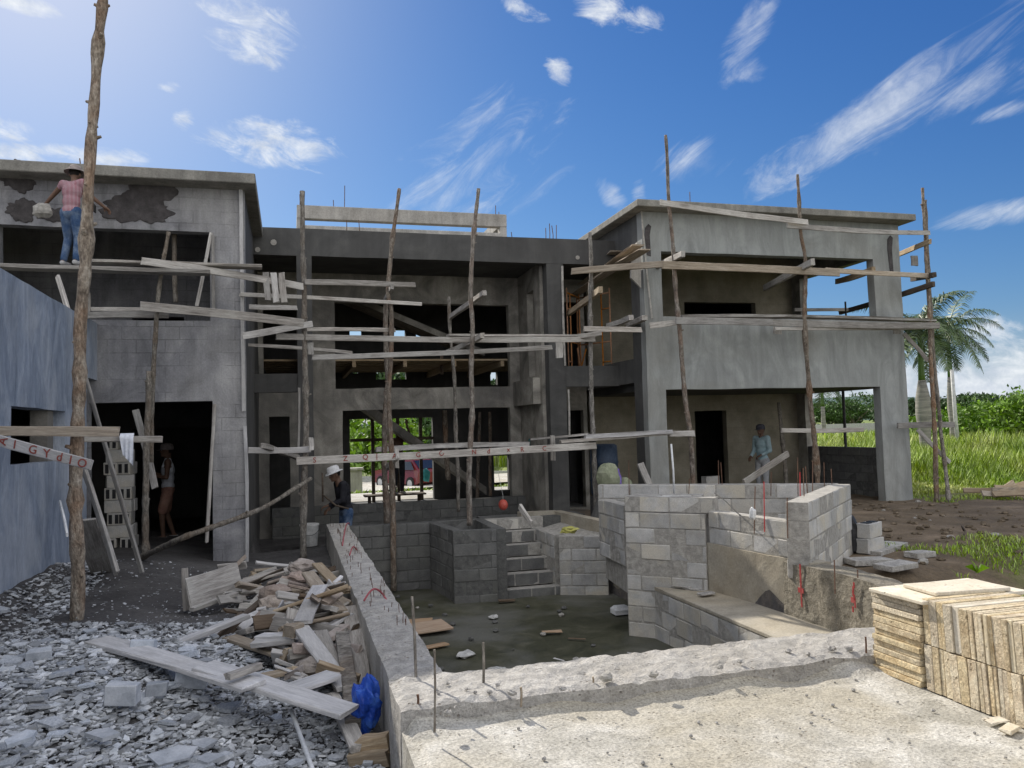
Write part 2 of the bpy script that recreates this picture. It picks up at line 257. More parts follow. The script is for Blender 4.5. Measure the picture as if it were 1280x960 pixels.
# ------------------------------------------------------------------ building helpers
def tag(o, label=None, cat=None, group=None, kind=None):
    for k, v in (('label', label), ('category', cat), ('group', group), ('kind', kind)):
        if v: o[k] = v
    return o
def empty(name, loc, label=None, cat=None, group=None):
    o = bpy.data.objects.new(name, None); COL.objects.link(o); o.location = loc; o.empty_display_size = .2
    return tag(o, label, cat, group)
def wloc(o):
    v = Vector((0, 0, 0))
    while o: v += o.location; o = o.parent
    return v
class MB:
    def __init__(s): s.v = []; s.f = []; s.mi = []
    def add(s, vs, fs, m=0):
        o = len(s.v); s.v += [tuple(p) for p in vs]; s.f += [tuple(i+o for i in q) for q in fs]; s.mi += [m]*len(fs)
    def box(s, c, d, rot=None, m=0, bev=0, jit=0):
        hx, hy, hz = d[0]/2, d[1]/2, d[2]/2
        P = [Vector((x, y, z)) for x in (-hx, hx) for y in (-hy, hy) for z in (-hz, hz)]
        if jit: P = [p + Vector((random.uniform(-jit, jit), random.uniform(-jit, jit), random.uniform(-jit, jit))) for p in P]
        F = [(0, 1, 3, 2), (4, 6, 7, 5), (0, 4, 5, 1), (2, 3, 7, 6), (0, 2, 6, 4), (1, 5, 7, 3)]
        if bev:
            b = bev; V2 = []; 
            # chamfered box: 24 verts
            idx = {}
            for i, p in enumerate(P):
                sx, sy, sz = (1 if p.x > 0 else -1), (1 if p.y > 0 else -1), (1 if p.z > 0 else -1)
                for a in range(3):
                    q = p.copy()
                    for k, sg in enumerate((sx, sy, sz)):
                        if k != a: q[k] -= sg*b
                    idx[(i, a)] = len(V2); V2.append(q)
            ax = [0, 0, 1, 1, 2, 2]; F2 = [tuple(idx[(i, ax[n])] for i in f) for n, f in enumerate(F)]
            edges = [(0, 1, 0, 1), (2, 3, 0, 1), (4, 5, 0, 1), (6, 7, 0, 1), (0, 2, 0, 2), (1, 3, 0, 2), (4, 6, 0, 2), (5, 7, 0, 2), (0, 4, 1, 2), (1, 5, 1, 2), (2, 6, 1, 2), (3, 7, 1, 2)]
            for i, j, a, c2 in edges: F2.append((idx[(i, a)], idx[(j, a)], idx[(j, c2)], idx[(i, c2)]))
            for i in range(8): F2.append((idx[(i, 0)], idx[(i, 1)], idx[(i, 2)]))
            P, F = V2, F2
        if rot is not None: P = [rot @ p for p in P]
        c = Vector(c); s.add([p+c for p in P], F, m)
    def bx(s, x0, x1, y0, y1, z0, z1, m=0, bev=0): s.box(((x0+x1)/2, (y0+y1)/2, (z0+z1)/2), (x1-x0, y1-y0, z1-z0), m=m, bev=bev)
    def tube(s, pts, rad, n=8, m=0, cap=True, sq=0):
        pts = [Vector(p) for p in pts]; k = len(pts); rad = [rad]*k if not hasattr(rad, '__len__') else rad
        o = len(s.v); ref = None
        for i, p in enumerate(pts):
            d = (pts[min(i+1, k-1)] - pts[max(i-1, 0)]).normalized()
            if ref is None: ref = Vector((1, 0, 0)) if abs(d.x) < .8 else Vector((0, 1, 0))
            a = (ref - d*ref.dot(d)).normalized(); b = d.cross(a); ref = a
            for j in range(n):
                t = 2*math.pi*j/n + sq; s.v.append(tuple(p + (a*math.cos(t) + b*math.sin(t))*rad[i]))
        for i in range(k-1):
            for j in range(n): s.f.append((o+i*n+j, o+i*n+(j+1) % n, o+(i+1)*n+(j+1) % n, o+(i+1)*n+j)); s.mi.append(m)
        if cap: s.f.append(tuple(o+j for j in reversed(range(n)))); s.f.append(tuple(o+(k-1)*n+j for j in range(n))); s.mi += [m, m]
    def ball(s, c, r, n=10, m=0, rot=None):
        r = (r, r, r) if not hasattr(r, '__len__') else r; c = Vector(c); V = []; F = []; k = n//2+1
        for i in range(1, k):
            th = math.pi*i/k
            for j in range(n): V.append(Vector((math.sin(th)*math.cos(2*math.pi*j/n)*r[0], math.sin(th)*math.sin(2*math.pi*j/n)*r[1], math.cos(th)*r[2])))
        V += [Vector((0, 0, r[2])), Vector((0, 0, -r[2]))]; t = len(V)-2
        for i in range(k-2):
            for j in range(n): F.append((i*n+j, (i+1)*n+j, (i+1)*n+(j+1) % n, i*n+(j+1) % n))
        for j in range(n): F.append((t, j, (j+1) % n)); F.append((t+1, (k-2)*n+(j+1) % n, (k-2)*n+j))
        if rot is not None: V = [rot @ p for p in V]
        s.add([p+c for p in V], F, m)
    def prism(s, poly, z0, z1, m=0):       # polygon (x,y) counter-clockwise; z may be per-vertex lists
        n = len(poly); a = z0 if hasattr(z0, '__len__') else [z0]*n; b = z1 if hasattr(z1, '__len__') else [z1]*n
        V = [(p[0], p[1], a[i]) for i, p in enumerate(poly)] + [(p[0], p[1], b[i]) for i, p in enumerate(poly)]
        s.add(V, [tuple(reversed(range(n))), tuple(range(n, 2*n))] + [(i, (i+1) % n, n+(i+1) % n, n+i) for i in range(n)], m)
    def build(s, name, mats, parent=None, origin=None, smooth=False, mw=None, loc=None):
        me = bpy.data.meshes.new(name); o = bpy.data.objects.new(name, me); COL.objects.link(o)
        if parent: o.parent = parent; og = wloc(parent)
        elif loc is not None: og = Vector((0, 0, 0)); o.location = loc
        else: og = Vector(origin) if origin is not None else Vector((0, 0, 0)); o.location = og
        V = s.v if mw is not None else [(p[0]-og.x, p[1]-og.y, p[2]-og.z) for p in s.v]
        me.from_pydata(V, [], s.f)
        for m_ in (mats if isinstance(mats, (list, tuple)) else [mats]): me.materials.append(MT[m_])
        if max(s.mi or [0]): me.polygons.foreach_set('material_index', s.mi)
        if smooth: me.polygons.foreach_set('use_smooth', [True]*len(me.polygons))
        me.update()
        if mw is not None: o.matrix_world = mw
        return o
def nz(p, sc_=1., seed=0): return noise.noise(Vector(p)*sc_ + Vector((seed*17.3, seed*5.1, seed*9.7)))
def wall(mb, axis, pos, th, a0, a1, z0, z1, holes=(), step=.4, jit=.007, m=0):
    """solid wall with real openings; axis 'y': face at Y=pos runs along X, depth to pos+th; axis 'x' the same along Y"""
    A = {a0, a1}; Z = {z0, z1}
    for h in holes: A |= {min(max(h[0], a0), a1), min(max(h[1], a0), a1)}; Z |= {min(max(h[2], z0), z1), min(max(h[3], z0), z1)}
    def ref(S):
        S = sorted(S); o = [S[0]]
        for u, v in zip(S, S[1:]):
            if v-u < 1e-6: continue
            k = max(1, math.ceil((v-u)/step))
            o += [u+(v-u)*i/k for i in range(1, k+1)]
        return o
    A, Z = ref(A), ref(Z); na, nzv = len(A)-1, len(Z)-1
    solid = [[not any(h[0]-1e-6 <= (A[i]+A[i+1])/2 <= h[1]+1e-6 and h[2]-1e-6 <= (Z[j]+Z[j+1])/2 <= h[3]+1e-6 for h in holes) for j in range(nzv)] for i in range(na)]
    ids = {}; V = []; F = []
    def vid(i, j, k):
        if (i, j, k) not in ids:
            a, z, t = A[i], Z[j], pos + (th if k else 0)
            p = Vector((a, t, z)) if axis == 'y' else Vector((t, a, z))
            if jit: p += noise.noise_vector(p*1.3)*jit*1.3 + noise.noise_vector(p*6)*jit*.7
            ids[(i, j, k)] = len(V); V.append(p)
        return ids[(i, j, k)]
    fl = axis == 'x'
    def q(*t): F.append(tuple(reversed(t)) if fl else t)
    for i in range(na):
        for j in range(nzv):
            if not solid[i][j]: continue
            q(vid(i, j, 0), vid(i+1, j, 0), vid(i+1, j+1, 0), vid(i, j+1, 0)); q(vid(i+1, j, 1), vid(i, j, 1), vid(i, j+1, 1), vid(i+1, j+1, 1))
            if i == 0 or not solid[i-1][j]: q(vid(i, j, 1), vid(i, j, 0), vid(i, j+1, 0), vid(i, j+1, 1))
            if i == na-1 or not solid[i+1][j]: q(vid(i+1, j, 0), vid(i+1, j, 1), vid(i+1, j+1, 1), vid(i+1, j+1, 0))
            if j == 0 or not solid[i][j-1]: q(vid(i, j, 1), vid(i+1, j, 1), vid(i+1, j, 0), vid(i, j, 0))
            if j == nzv-1 or not solid[i][j+1]: q(vid(i, j+1, 0), vid(i+1, j+1, 0), vid(i+1, j+1, 1), vid(i, j+1, 1))
    mb.add(V, F, m)
def blocks(mb, p0, p1, z0, n, th=.18, L=.4, H=.2, off=0, gap=.015, hollow_top=False, tops=None):
    """laid concrete blocks (material 0) round a recessed mortar core (material 1)"""
    p0 = Vector((p0[0], p0[1], 0)); p1 = Vector((p1[0], p1[1], 0)); d = p1-p0; Lt = d.length; u = d.normalized(); nrm = Vector((-u.y, u.x, 0))
    rot = Matrix((u, nrm, Vector((0, 0, 1)))).transposed()
    for k in range(n):
        s = -(L/2 if (k+off) % 2 else 0); lim = Lt if tops is None else tops(k, Lt)
        while s < lim-.02:
            a, b = max(s, 0), min(s+L, lim)
            if b-a > .05:
                c = p0 + u*(a+b)/2 + Vector((0, 0, z0+(k+.5)*H)) + nrm*random.uniform(-.006, .006)
                rz = Matrix.Rotation(random.gauss(0, .007), 3, 'Z')
                mb.box(c, (b-a-gap, th, H-gap+random.uniform(-.002, .002)), rot=rot@rz, m=0, bev=.007, jit=.004)
            s += L
        c = p0 + u*lim/2 + Vector((0, 0, z0+(k+.5)*H)); mb.box(c, (lim-.006, th-.009, H+.001 if k < n-1 else H-.008), rot=rot, m=1)
def frame_along(a, b, up=Vector((0, 0, 1))):
    a, b = Vector(a), Vector(b); x = (b-a).normalized(); y = up.cross(x)
    if y.length < 1e-3: y = Vector((0, 1, 0))
    y.normalize(); z = x.cross(y); return Matrix((x, y, z)).transposed()
def plank_mesh(L, h, t, seed=0, bow=.02, chip=True):
    """sawn board, length along X, height h along Z, thickness t along Y; slightly bowed, worn ends"""
    n = max(3, int(L/.35)); r = random.Random(seed); V = []; F = []; ph = r.uniform(0, 6); bw = r.uniform(-bow, bow)*L/2; ce = min(.006, t*.2, h*.2)
    prof = [(-t/2+ce, -h/2), (t/2-ce, -h/2), (t/2, -h/2+ce), (t/2, h/2-ce), (t/2-ce, h/2), (-t/2+ce, h/2), (-t/2, h/2-ce), (-t/2, -h/2+ce)]
    for i in range(n+1):
        s = i/n; x = L*s; bz = bw*math.sin(math.pi*s) + .003*math.sin(ph+5*s)
        for j, (py, pz) in enumerate(prof):
            ex = (r.uniform(-.012, .012) if i in (0, n) and chip else 0); V.append((x+ex, py+.003*r.uniform(-1, 1)*(t/.04), pz+bz+.004*r.uniform(-1, 1)))
    k = 8
    for i in range(n):
        for j in range(k): F.append((i*k+j, i*k+(j+1) % k, (i+1)*k+(j+1) % k, (i+1)*k+j))
    F = [tuple(reversed(f)) for f in F]
    F.append(tuple(range(k))); F.append(tuple(n*k+j for j in reversed(range(k)))); return V, F
def board(a, b, h, t, mat, label=None, name='board', cat='board', group=None, up=Vector((0, 0, 1)), seed=None, parent=None):
    a, b = Vector(a), Vector(b); V, F = plank_mesh((b-a).length, h, t, seed if seed is not None else random.randrange(9999))
    mb = MB(); mb.add(V, F); o = mb.build(name, mat, mw=Matrix.Translation(a) @ frame_along(a, b, up).to_4x4())
    return tag(o, label, cat, group)
def pole(pts, r0, r1, mat, label, name='scaffold_pole', cat='pole', group='tree trunk poles of the scaffold', knots=True, n=9):
    pts = [Vector(p) for p in pts]; P = []; Rr = []; L = [0]
    for a, b in zip(pts, pts[1:]): L.append(L[-1]+(b-a).length)
    r0 *= .88; r1 *= .88; T = L[-1]; k = max(6, int(T/.12)); sd_ = random.uniform(0, 99)
    for i in range(k+1):
        s = T*i/k; j = max(q for q in range(len(L)-1) if L[q] <= s+1e-9); f = (s-L[j])/(L[j+1]-L[j])
        # catmull-rom for smooth natural bends
        p0, p1, p2, p3 = pts[max(j-1, 0)], pts[j], pts[j+1], pts[min(j+2, len(pts)-1)]
        p = .5*((2*p1)+(p2-p0)*f+(2*p0-5*p1+4*p2-p3)*f*f+(3*p1-p0-3*p2+p3)*f**3)
        r = r0+(r1-r0)*i/k
        p += Vector((nz((s*1.1, sd_, 0)), nz((s*1.1, 0, sd_)), 0))*r*.6
        P.append(p); Rr.append(r*(1+.30*nz((s*6, sd_, 3))+(.30 if knots and nz((s*3.1, sd_, 9)) > .34 else 0)))
    mb = MB(); mb.tube(P, Rr, n)
    if knots:
        for _ in range(int(T*2.6)):
            i = random.randrange(2, k-1); d = Vector((random.uniform(-1, 1), random.uniform(-1, .3), random.uniform(.1, .6))).normalized()
            mb.tube([P[i], P[i]+d*Rr[i]*random.uniform(1.2, 1.9)], [Rr[i]*.5, Rr[i]*.25], 5)
    o = mb.build(name, mat, origin=P[0], smooth=True); return tag(o, label, cat, group)
def text_mesh(txt, size, ext=.0015):
    cu = bpy.data.curves.new('lettering', 'FONT'); cu.body = txt; cu.size = size; cu.extrude = ext; cu.offset = size*.012; cu.resolution_u = 3
    o = bpy.data.objects.new('lettering', cu); COL.objects.link(o); bpy.context.view_layer.update()
    me = bpy.data.meshes.new_from_object(o.evaluated_get(bpy.context.evaluated_depsgraph_get())); bpy.data.objects.remove(o); return me
# ------------------------------------------------------------------ ground
def sst(a, b, x):
    t = min(max((x-a)/(b-a), 0), 1); return t*t*(3-2*t)
def gh(x, y):
    n = noise.fractal(Vector((x*.9, y*.9, 0)), 1, 2, 4)*.035 + nz((x*4, y*4, 1))*.012
    z = 0.
    if x < .75:                                   # left yard: rises to the wall on the left
        z = -.12 + .32*sst(.3, -2.8, x)
        z += (.02 - z)*.8*sst(11.2, 12.8, y)*sst(-1.9, -.9, x)
        z += .16*math.exp(-((x+1.9)**2/.5+(y-11.6)**2/.8)) + .22*math.exp(-((x+1.2)**2/1.2+(y-6.6)**2/3.5)) + .18*math.exp(-((x+.1)**2/.35+(y-8.7)**2/2.5))
        z += .25*sst(-2.35, -2.85, x)*(y < 12)*sst(12.3, 10.5, y)
    elif x > 5: z = .13 + .08*math.exp(-((x-9)**2/6+(y-12)**2/5))
    if .7 < x < 5.1 and 4.6 < y < 14: z = -.85; n = 0
    if -.6 < x < 5.5 and 13.95 < y < 17.9: z = -.45
    if x > 5.0 and y < 8.3: z = .13-.33*sst(8.3, 7.3, y)
    if x > 5.0 and y < 5.5: z = -.2
    if x > 13.6: z -= .15*sst(13.6, 18, x)
    if y > 22.6: z = (.0 if x < 13 else z) - 1.35*sst(23, 40, y)*sst(16, 9, x) - .5*sst(25, 60, y)*sst(9, 16, x)
    d = math.hypot(x, y); n *= 1 + 3*sst(30, 120, d)
    if -8 < x < 14 and 16.4 < y < 22.6: z = -.3; n *= .3
    return z + n
def ax(fine0, fine1, st, lo, hi):
    a = list(np.arange(fine0, fine1, st)); s = st
    while a[-1] < hi: s *= 1.22; a.append(a[-1]+s)
    s = st
    while a[0] > lo: s *= 1.22; a.insert(0, a[0]-s)
    return a
gx, gy = ax(-4.5, 16, .12, -2600, 2600), ax(2, 20, .12, -60, 2800)
mb = MB(); nx = len(gx); mb.v = [(x, y, gh(x, y)) for y in gy for x in gx]
mb.f = [(j*nx+i, j*nx+i+1, (j+1)*nx+i+1, (j+1)*nx+i) for j in range(len(gy)-1) for i in range(nx-1)]; mb.mi = [0]*len(mb.f)
tag(mb.build('ground', 'ground', smooth=True), kind='structure')
# far hills on the horizon
mb = MB(); hv = []
for k in range(60):
    a = R(-70 + k*2.6); d = 2300; h = 12 + 40*max(0, nz((k*.17, 3, 0))+.35) + 45*math.exp(-((math.degrees(a)-37)/9)**2); hv += [(math.sin(a)*d, math.cos(a)*d, -5), (math.sin(a)*(d+300), math.cos(a)*(d+300), h), (math.sin(a)*(d+700), math.cos(a)*(d+700), -5)]
mb.v = hv; mb.f = [q for k in range(59) for q in ((3*k, 3*k+3, 3*k+4, 3*k+1), (3*k+1, 3*k+4, 3*k+5, 3*k+2))]; mb.mi = [0]*len(mb.f)
tag(mb.build('hills', 'far_hill', smooth=True), kind='structure')
# ================================================================== the house
YL, YR, YC, YI, YB, YP = 13.0, 14.6, 16.0, 18.0, 22.0, 18.3
house = empty('unfinished_house', (3, 16, 0), 'long grey two storey concrete house under construction, flat roofed, behind the pole scaffold', 'house')
def hp(name, mb, mat, label=None): o = mb.build(name, mat, house); return tag(o, label)
def hy(Y, x0, y0, x1, y1):       # an opening seen between two photo corners, in the wall at Y
    a, b = oY(x0, y0, Y), oY(x1, y1, Y); return (min(a.x, b.x), max(a.x, b.x), min(a.z, b.z), max(a.z, b.z))
# left bay
m = MB(); wall(m, 'y', YL, .2, -7, -.66, -.4, 5.75, [(-2.86, -1.15, -.4, 2.45), (-4.05, -1.17, 3.68, 5.06), (-7, -6, 0, 2)], step=.25)
hp('facade_wall', m, 'plaster_left', 'left bay wall of thinly smeared grey blocks')
m = MB(); wall(m, 'x', -.86, .2, YL+.2, 18, -.4, 5.72, [], jit=.004); hp('side_wall', m, 'plaster_dark')
m = MB(); m.bx(-7, -.48, 12.6, 17.0, 5.74, 5.9, bev=.012); hp('roof_slab', m, 'roof_concrete', 'thin flat roof slab of the left bay')
m = MB(); m.bx(-7, -.86, 13.2, 16.8, 3.05, 3.2); hp('floor_slab', m, 'plaster_dark')
m = MB(); wall(m, 'y', 15.6, .2, -7, -.86, 3.2, 5.74, [hy(15.6, 165, 364, 230, 386)[:2]+(3.5, 4.1), hy(15.6, 55, 364, 97, 386)[:2]+(3.5, 4.1)]); hp('inner_wall', m, 'plaster_left')
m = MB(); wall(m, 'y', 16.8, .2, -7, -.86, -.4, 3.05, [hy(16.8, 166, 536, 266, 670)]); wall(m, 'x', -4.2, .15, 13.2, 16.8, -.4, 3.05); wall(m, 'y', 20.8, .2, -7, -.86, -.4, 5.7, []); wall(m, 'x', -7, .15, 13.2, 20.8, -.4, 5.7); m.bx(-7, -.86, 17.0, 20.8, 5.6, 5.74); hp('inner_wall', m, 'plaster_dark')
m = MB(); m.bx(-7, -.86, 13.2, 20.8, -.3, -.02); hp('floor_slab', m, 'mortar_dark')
def patch(cx, cy, rx, ry, lobes, seed, Y=YL):       # fresh mortar thrown on the facade
    c = oY(cx, cy, Y); sx = ppm(c); n = 70; m = MB(); r = random.Random(seed); pr = [r.uniform(0, 6) for _ in range(4)]; P = []
    for i in range(n):
        t = 2*math.pi*i/n; k = 1+.16*math.sin(2*t+pr[0])+.12*math.sin(3*t+pr[1])+.07*math.sin(7*t+pr[2])+.06*math.sin(13*t+pr[3])+.05*r.uniform(-1, 1)
        for (lt, lw, la) in lobes: k += la*math.exp(-(((t-R(lt)+math.pi) % (2*math.pi)-math.pi)/R(lw))**2)
        P.append((c.x+math.cos(t)*rx*k/sx, c.z+math.sin(t)*ry*k/sx))
    V = [(x, Y+.004, z) for x, z in P]; F = []
    rings = [(.97, .014), (.85, .02), (.6, .024), (.3, .026)]
    for q, d in rings: V += [(c.x+(x-c.x)*q, Y-d+.006*nz((x*9*q, z*9*q, seed)), c.z+(z-c.z)*q) for x, z in P]
    V.append((c.x, Y-.025, c.z))
    for g in range(len(rings)):
        for i in range(n): F.append((g*n+i, g*n+(i+1) % n, (g+1)*n+(i+1) % n, (g+1)*n+i))
    F += [(len(rings)*n+i, len(rings)*n+(i+1) % n, len(V)-1) for i in range(n)]
    m.add(V, F); hp('wet_plaster_and_slot_patch', m, 'wet_plaster', 'dark wet patch of fresh plaster')
patch(170, 262, 36, 20, [(110, 30, .25), (200, 25, -.1)], 3); patch(190, 240, 24, 22, [(70, 25, .2)], 4); patch(20, 221, 22, 17, [(100, 30, .2)], 5); patch(27, 263, 18, 13, [(20, 20, .3)], 6); patch(68, 268, 20, 10, [], 8)
# right bay
rU = oY(827, 312, YR); XL_, XR_ = 6.85, 13.05; xi = 12.35; xl = oY(835, 560, YR).x
m = MB(); wall(m, 'y', YR, .22, XL_, XR_, -.3, 6.2, [(xl, xi, -.3, 2.6), (xl, xi, 4.08, 5.40)], step=.25, jit=.008)
hp('facade_wall', m, 'plaster_right', 'right bay front wall of smooth grey plaster with trowel sweeps')
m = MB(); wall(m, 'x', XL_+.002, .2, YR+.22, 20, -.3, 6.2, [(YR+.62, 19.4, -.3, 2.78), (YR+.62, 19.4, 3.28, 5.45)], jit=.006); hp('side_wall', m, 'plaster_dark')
m = MB(); m.bx(6.6, 13.2, 14.22, 22.4, 6.2, 6.34, bev=.012); hp('roof_slab', m, 'roof_concrete', 'thin flat roof slab of the right bay with a pale edge')
m = MB(); m.bx(XL_+.2, XR_-.01, YR+.22, 22.2, 2.62, 2.86); hp('floor_slab', m, 'plaster_dark')
m = MB(); wall(m, 'x', XR_-.2, .2, YR+.75, YP, 2.6, 3.95); wall(m, 'x', XR_-.21, .21, YR+.22, YR+.75, -.2, 6.2); wall(m, 'x', XR_-.2, .2, YP-.35, YP, -.3, 6.2); wall(m, 'x', XR_-.2, .2, YR+.75, YP-.35, 5.6, 6.2); hp('side_wall', m, 'plaster_mid')
m = MB(); blocks(m, (XR_-.1, YR+.76), (XR_-.1, YP-.36), .05, 6); hp('low_wall', m, ['block_dark', 'mortar_dark'], 'low unplastered block wall under the side opening')
m = MB(); wall(m, 'y', YP, .2, XL_+.2, XR_, -.3, 6.2, [hy(YP, 868, 514, 913, 640), hy(YP, 855, 377, 945, 396)[:2]+(3., hy(YP, 900, 378, 945, 396)[3])]); hp('inner_wall', m, 'plaster_ochre', 'ochre tinted back wall of the right porch with a dark doorway')
m = MB(); wall(m, 'y', 22.2, .2, XL_, XR_, -.3, 6.2); wall(m, 'x', XR_-.2, .2, YP+.2, 22.2, -.3, 6.2); wall(m, 'x', XL_+.2, .12, 20, 22.2, -.3, 6.2); hp('inner_wall', m, 'plaster_dark')
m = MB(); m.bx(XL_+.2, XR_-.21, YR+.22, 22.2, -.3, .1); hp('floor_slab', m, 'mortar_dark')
for (ax_, ay, bx_, by) in ((845, 286, 848, 302), (1111, 300, 1114, 325)):   # dark patches drawn for the shade of open slots above the corner columns
    a, b = oY(ax_-37 if ax_ < 900 else ax_, ay, YR), oY(bx_-37 if ax_ < 900 else bx_, by, YR); pr_ = MB(); cx = (a.x+b.x)/2
    P = [(cx-.05, a.z+.02), (cx-.07, (a.z+b.z)/2), (cx-.03, b.z-.28), (cx+.05, b.z-.3), (cx+.04, (a.z+b.z)/2), (cx+.08, a.z+.05), (cx+.02, a.z+.1)]
    pr_.add([(x, YR-.016, z) for x, z in P]+[(x, YR+.01, z) for x, z in P], [tuple(range(7))]+[(i, 7+i, 7+(i+1) % 7, (i+1) % 7) for i in range(7)]); hp('wet_plaster_and_slot_patch', pr_, 'wet_plaster')
# centre bay
m = MB(); wall(m, 'y', YC, .25, -.66, XL_, 5.39, 5.93, [], jit=.006); hp('beam', m, 'plaster_dark', 'long dark wet plastered front beam of the centre bay')
m = MB(); m.bx(-.66, XL_, YC+.25, YB+.2, 5.45, 5.9); hp('roof_slab', m, 'plaster_dark')
cl = (oY(372, 450, YC).x, oY(391, 450, YC).x); cr = (5.27, 5.64)
for c_ in (cl, cr): m = MB(); wall(m, 'y', YC+.004, .28, c_[0], c_[1], -.9, 5.39, jit=.008); hp('column', m, 'plaster_dark')
m = MB(); wall(m, 'y', YC+.02, .22, -.66, cl[0], 2.72, 3.08); hp('beam', m, 'plaster_dark'); m = MB(); wall(m, 'y', YC+.02, .22, cr[1], XL_, 2.76, 3.2); hp('beam', m, 'plaster_dark')
up = hy(YI, 418, 378, 638, 483); lo = hy(YI, 428, 513, 641, 632)
m = MB(); wall(m, 'y', YI, .2, -.66, 5.2, -.6, 5.45, [up, lo, (-.45, -.02, 0.0, 2.3), hy(YI, 328, 385, 372, 468)], step=.25, jit=.012); hp('inner_wall', m, 'plaster_mid', 'inner centre wall of patchy rough render with two wide openings')
m = MB(); wall(m, 'y', YI, .2, 5.35, XL_, -.6, 5.45, [(5.75, 6.75, 3.2, 4.9), (5.75, 6.75, 0, 2.3)]); hp('inner_wall', m, 'plaster_mid')
m = MB(); wall(m, 'x', 5.2, .15, YC+.29, YI+.2, -.6, 5.45, [(16.75, 17.25, 3.05, 4.95)], jit=.01); wall(m, 'x', 5.02, .17, YC+.4, YI-.02, 2.42, 2.98); hp('return_wall', m, 'plaster_mid')
# ground floor slab, formwork of the upper floor, back wall with daylight
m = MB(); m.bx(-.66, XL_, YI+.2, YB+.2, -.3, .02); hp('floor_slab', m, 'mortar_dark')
m = MB(); blocks(m, (-.4, 17.9), (5.6, 17.9), -.45, 4); blocks(m, (.6, 15.5), (3.4, 15.5), -.45, 3); hp('low_wall', m, ['block_dark', 'mortar_dark'], 'low block wall between pool and house')
m = MB()
for k in range(21): m.bx(-.6, 5.9, YI+.25+k*.18, YI+.25+k*.18+.155, 3.52+.01*(k % 3), 3.56+.01*(k % 3))
for k in range(5): m.bx(.2+k*1.15, .28+k*1.15, YI+.22, YB, 3.38, 3.51)
hp('formwork_deck', m, 'wood_tan', 'brown plank formwork under the upper floor')
H = [hy(YB, 437, 524, 543, 630), hy(YB, 437, 413, 452, 421.5), hy(YB, 486, 412, 507, 420.5), hy(YB, 520, 412, 535, 422), hy(YB, 470, 465, 508, 474), hy(YB, 441, 465, 448, 467),
     hy(YB, 613, 465, 622, 481), hy(YB, 617, 570, 637, 612), (oY(645, 585, YB).x, oY(648, 585, YB).x, .5, 1.3)]
H[0] = H[0][:2]+(.0, H[0][3])
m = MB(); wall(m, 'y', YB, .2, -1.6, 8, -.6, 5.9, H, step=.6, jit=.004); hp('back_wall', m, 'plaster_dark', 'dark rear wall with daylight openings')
m = MB(); wall(m, 'x', -.86, .2, 18, YB, -.6, 5.9); wall(m, 'x', 6.2, .15, YI+.2, YB, -.6, 5.45); hp('inner_wall', m, 'plaster_dark')
m = MB(); b0 = H[0]
for x in (466, 497.5, 526): a = oY(x, 560, YB-.02).x; m.bx(a-.045, a+.045, YB-.06, YB-.004, .0, b0[3])
a = oY(490, 549, YB).z; m.bx(b0[0], b0[1], YB-.1, YB-.061, a-.04, a+.04); hp('window_frame', m, 'wood_dark', 'dark timber props and cross rail in the rear opening')
# stair flight inside
m = MB(); a = oY(440, 392, 19.6); b = oY(478, 408, 19.6)
m.prism([(1.0, 19.0), (4.6, 19.0), (4.6, 20.0), (1.0, 20.0)], [5.2, 3.7, 3.7, 5.2], [5.35, 3.85, 3.85, 5.35]); m.prism([(4.9, 20.4), (1.6, 20.4), (1.6, 21.3), (4.9, 21.3)], [.2, 2.6, 2.6, .2], [.4, 2.85, 2.85, .4]); hp('stair_flight', m, 'plaster_mid')
# roof light frame of pale concrete
m = MB(); Y0 = 18.; pa = oY(371, 254, Y0); pb = oY(633, 270, Y0); zt = (pa.z+pb.z)/2
for x0, x1 in ((pa.x, pa.x+.17), (pb.x-.17, pb.x)):
    for y0 in (Y0, Y0+2.3): m.bx(x0, x1, y0, y0+.2, 5.88, zt-.30, bev=.008)
    m.bx(x0, x1, Y0+.2, Y0+2.3, zt-.28, zt-.03, bev=.008)
m.bx(pa.x-.002, pb.x+.002, Y0-.01, Y0+.19, zt-.3, zt, bev=.01); m.bx(pa.x, pb.x, Y0+2.3, Y0+2.5, zt-.32, zt-.01, bev=.01); m.bx(pa.x+.05, pb.x-.2, Y0-.15, Y0-.012, 5.9, oY(500, 286, 17.85).z, bev=.01)
hp('roof_light_frame', m, 'concrete_pale', 'pale raw concrete frame standing on the centre roof')
# reinforcement bars rising from the roof
def rebars(px, top, n, Y, z0, mat='rust', sp=.05):
    m = MB()
    for k in range(n):
        a = oY(px+k*4-(n-1)*2, 300, Y); t = oY(px, top, Y).z*(1)+random.uniform(-.15, .05)*(n > 1); m.tube([(a.x, Y, z0), (a.x+.01, Y, (z0+t)/2), (a.x+random.uniform(-.02, .02), Y, t)], .009, 5)
    hp('rebar', m, mat)
for a in ((431, 232, 1, 18.1, 6.9), (417, 250, 1, 18.1, 6.9), (375, 243, 1, 18.1, 6.9), (622, 258, 2, 18.1, 6.9), (640, 290, 1, 17, 5.9), (691, 282, 3, 16.4, 5.9), (682, 285, 1, 16.4, 5.9), (433, 275, 1, 17, 5.9), (449, 275, 1, 17, 5.9), (864, 240, 1, 15.5, 6.34), (100, 198, 1, 13.5, 5.9)): rebars(*a)
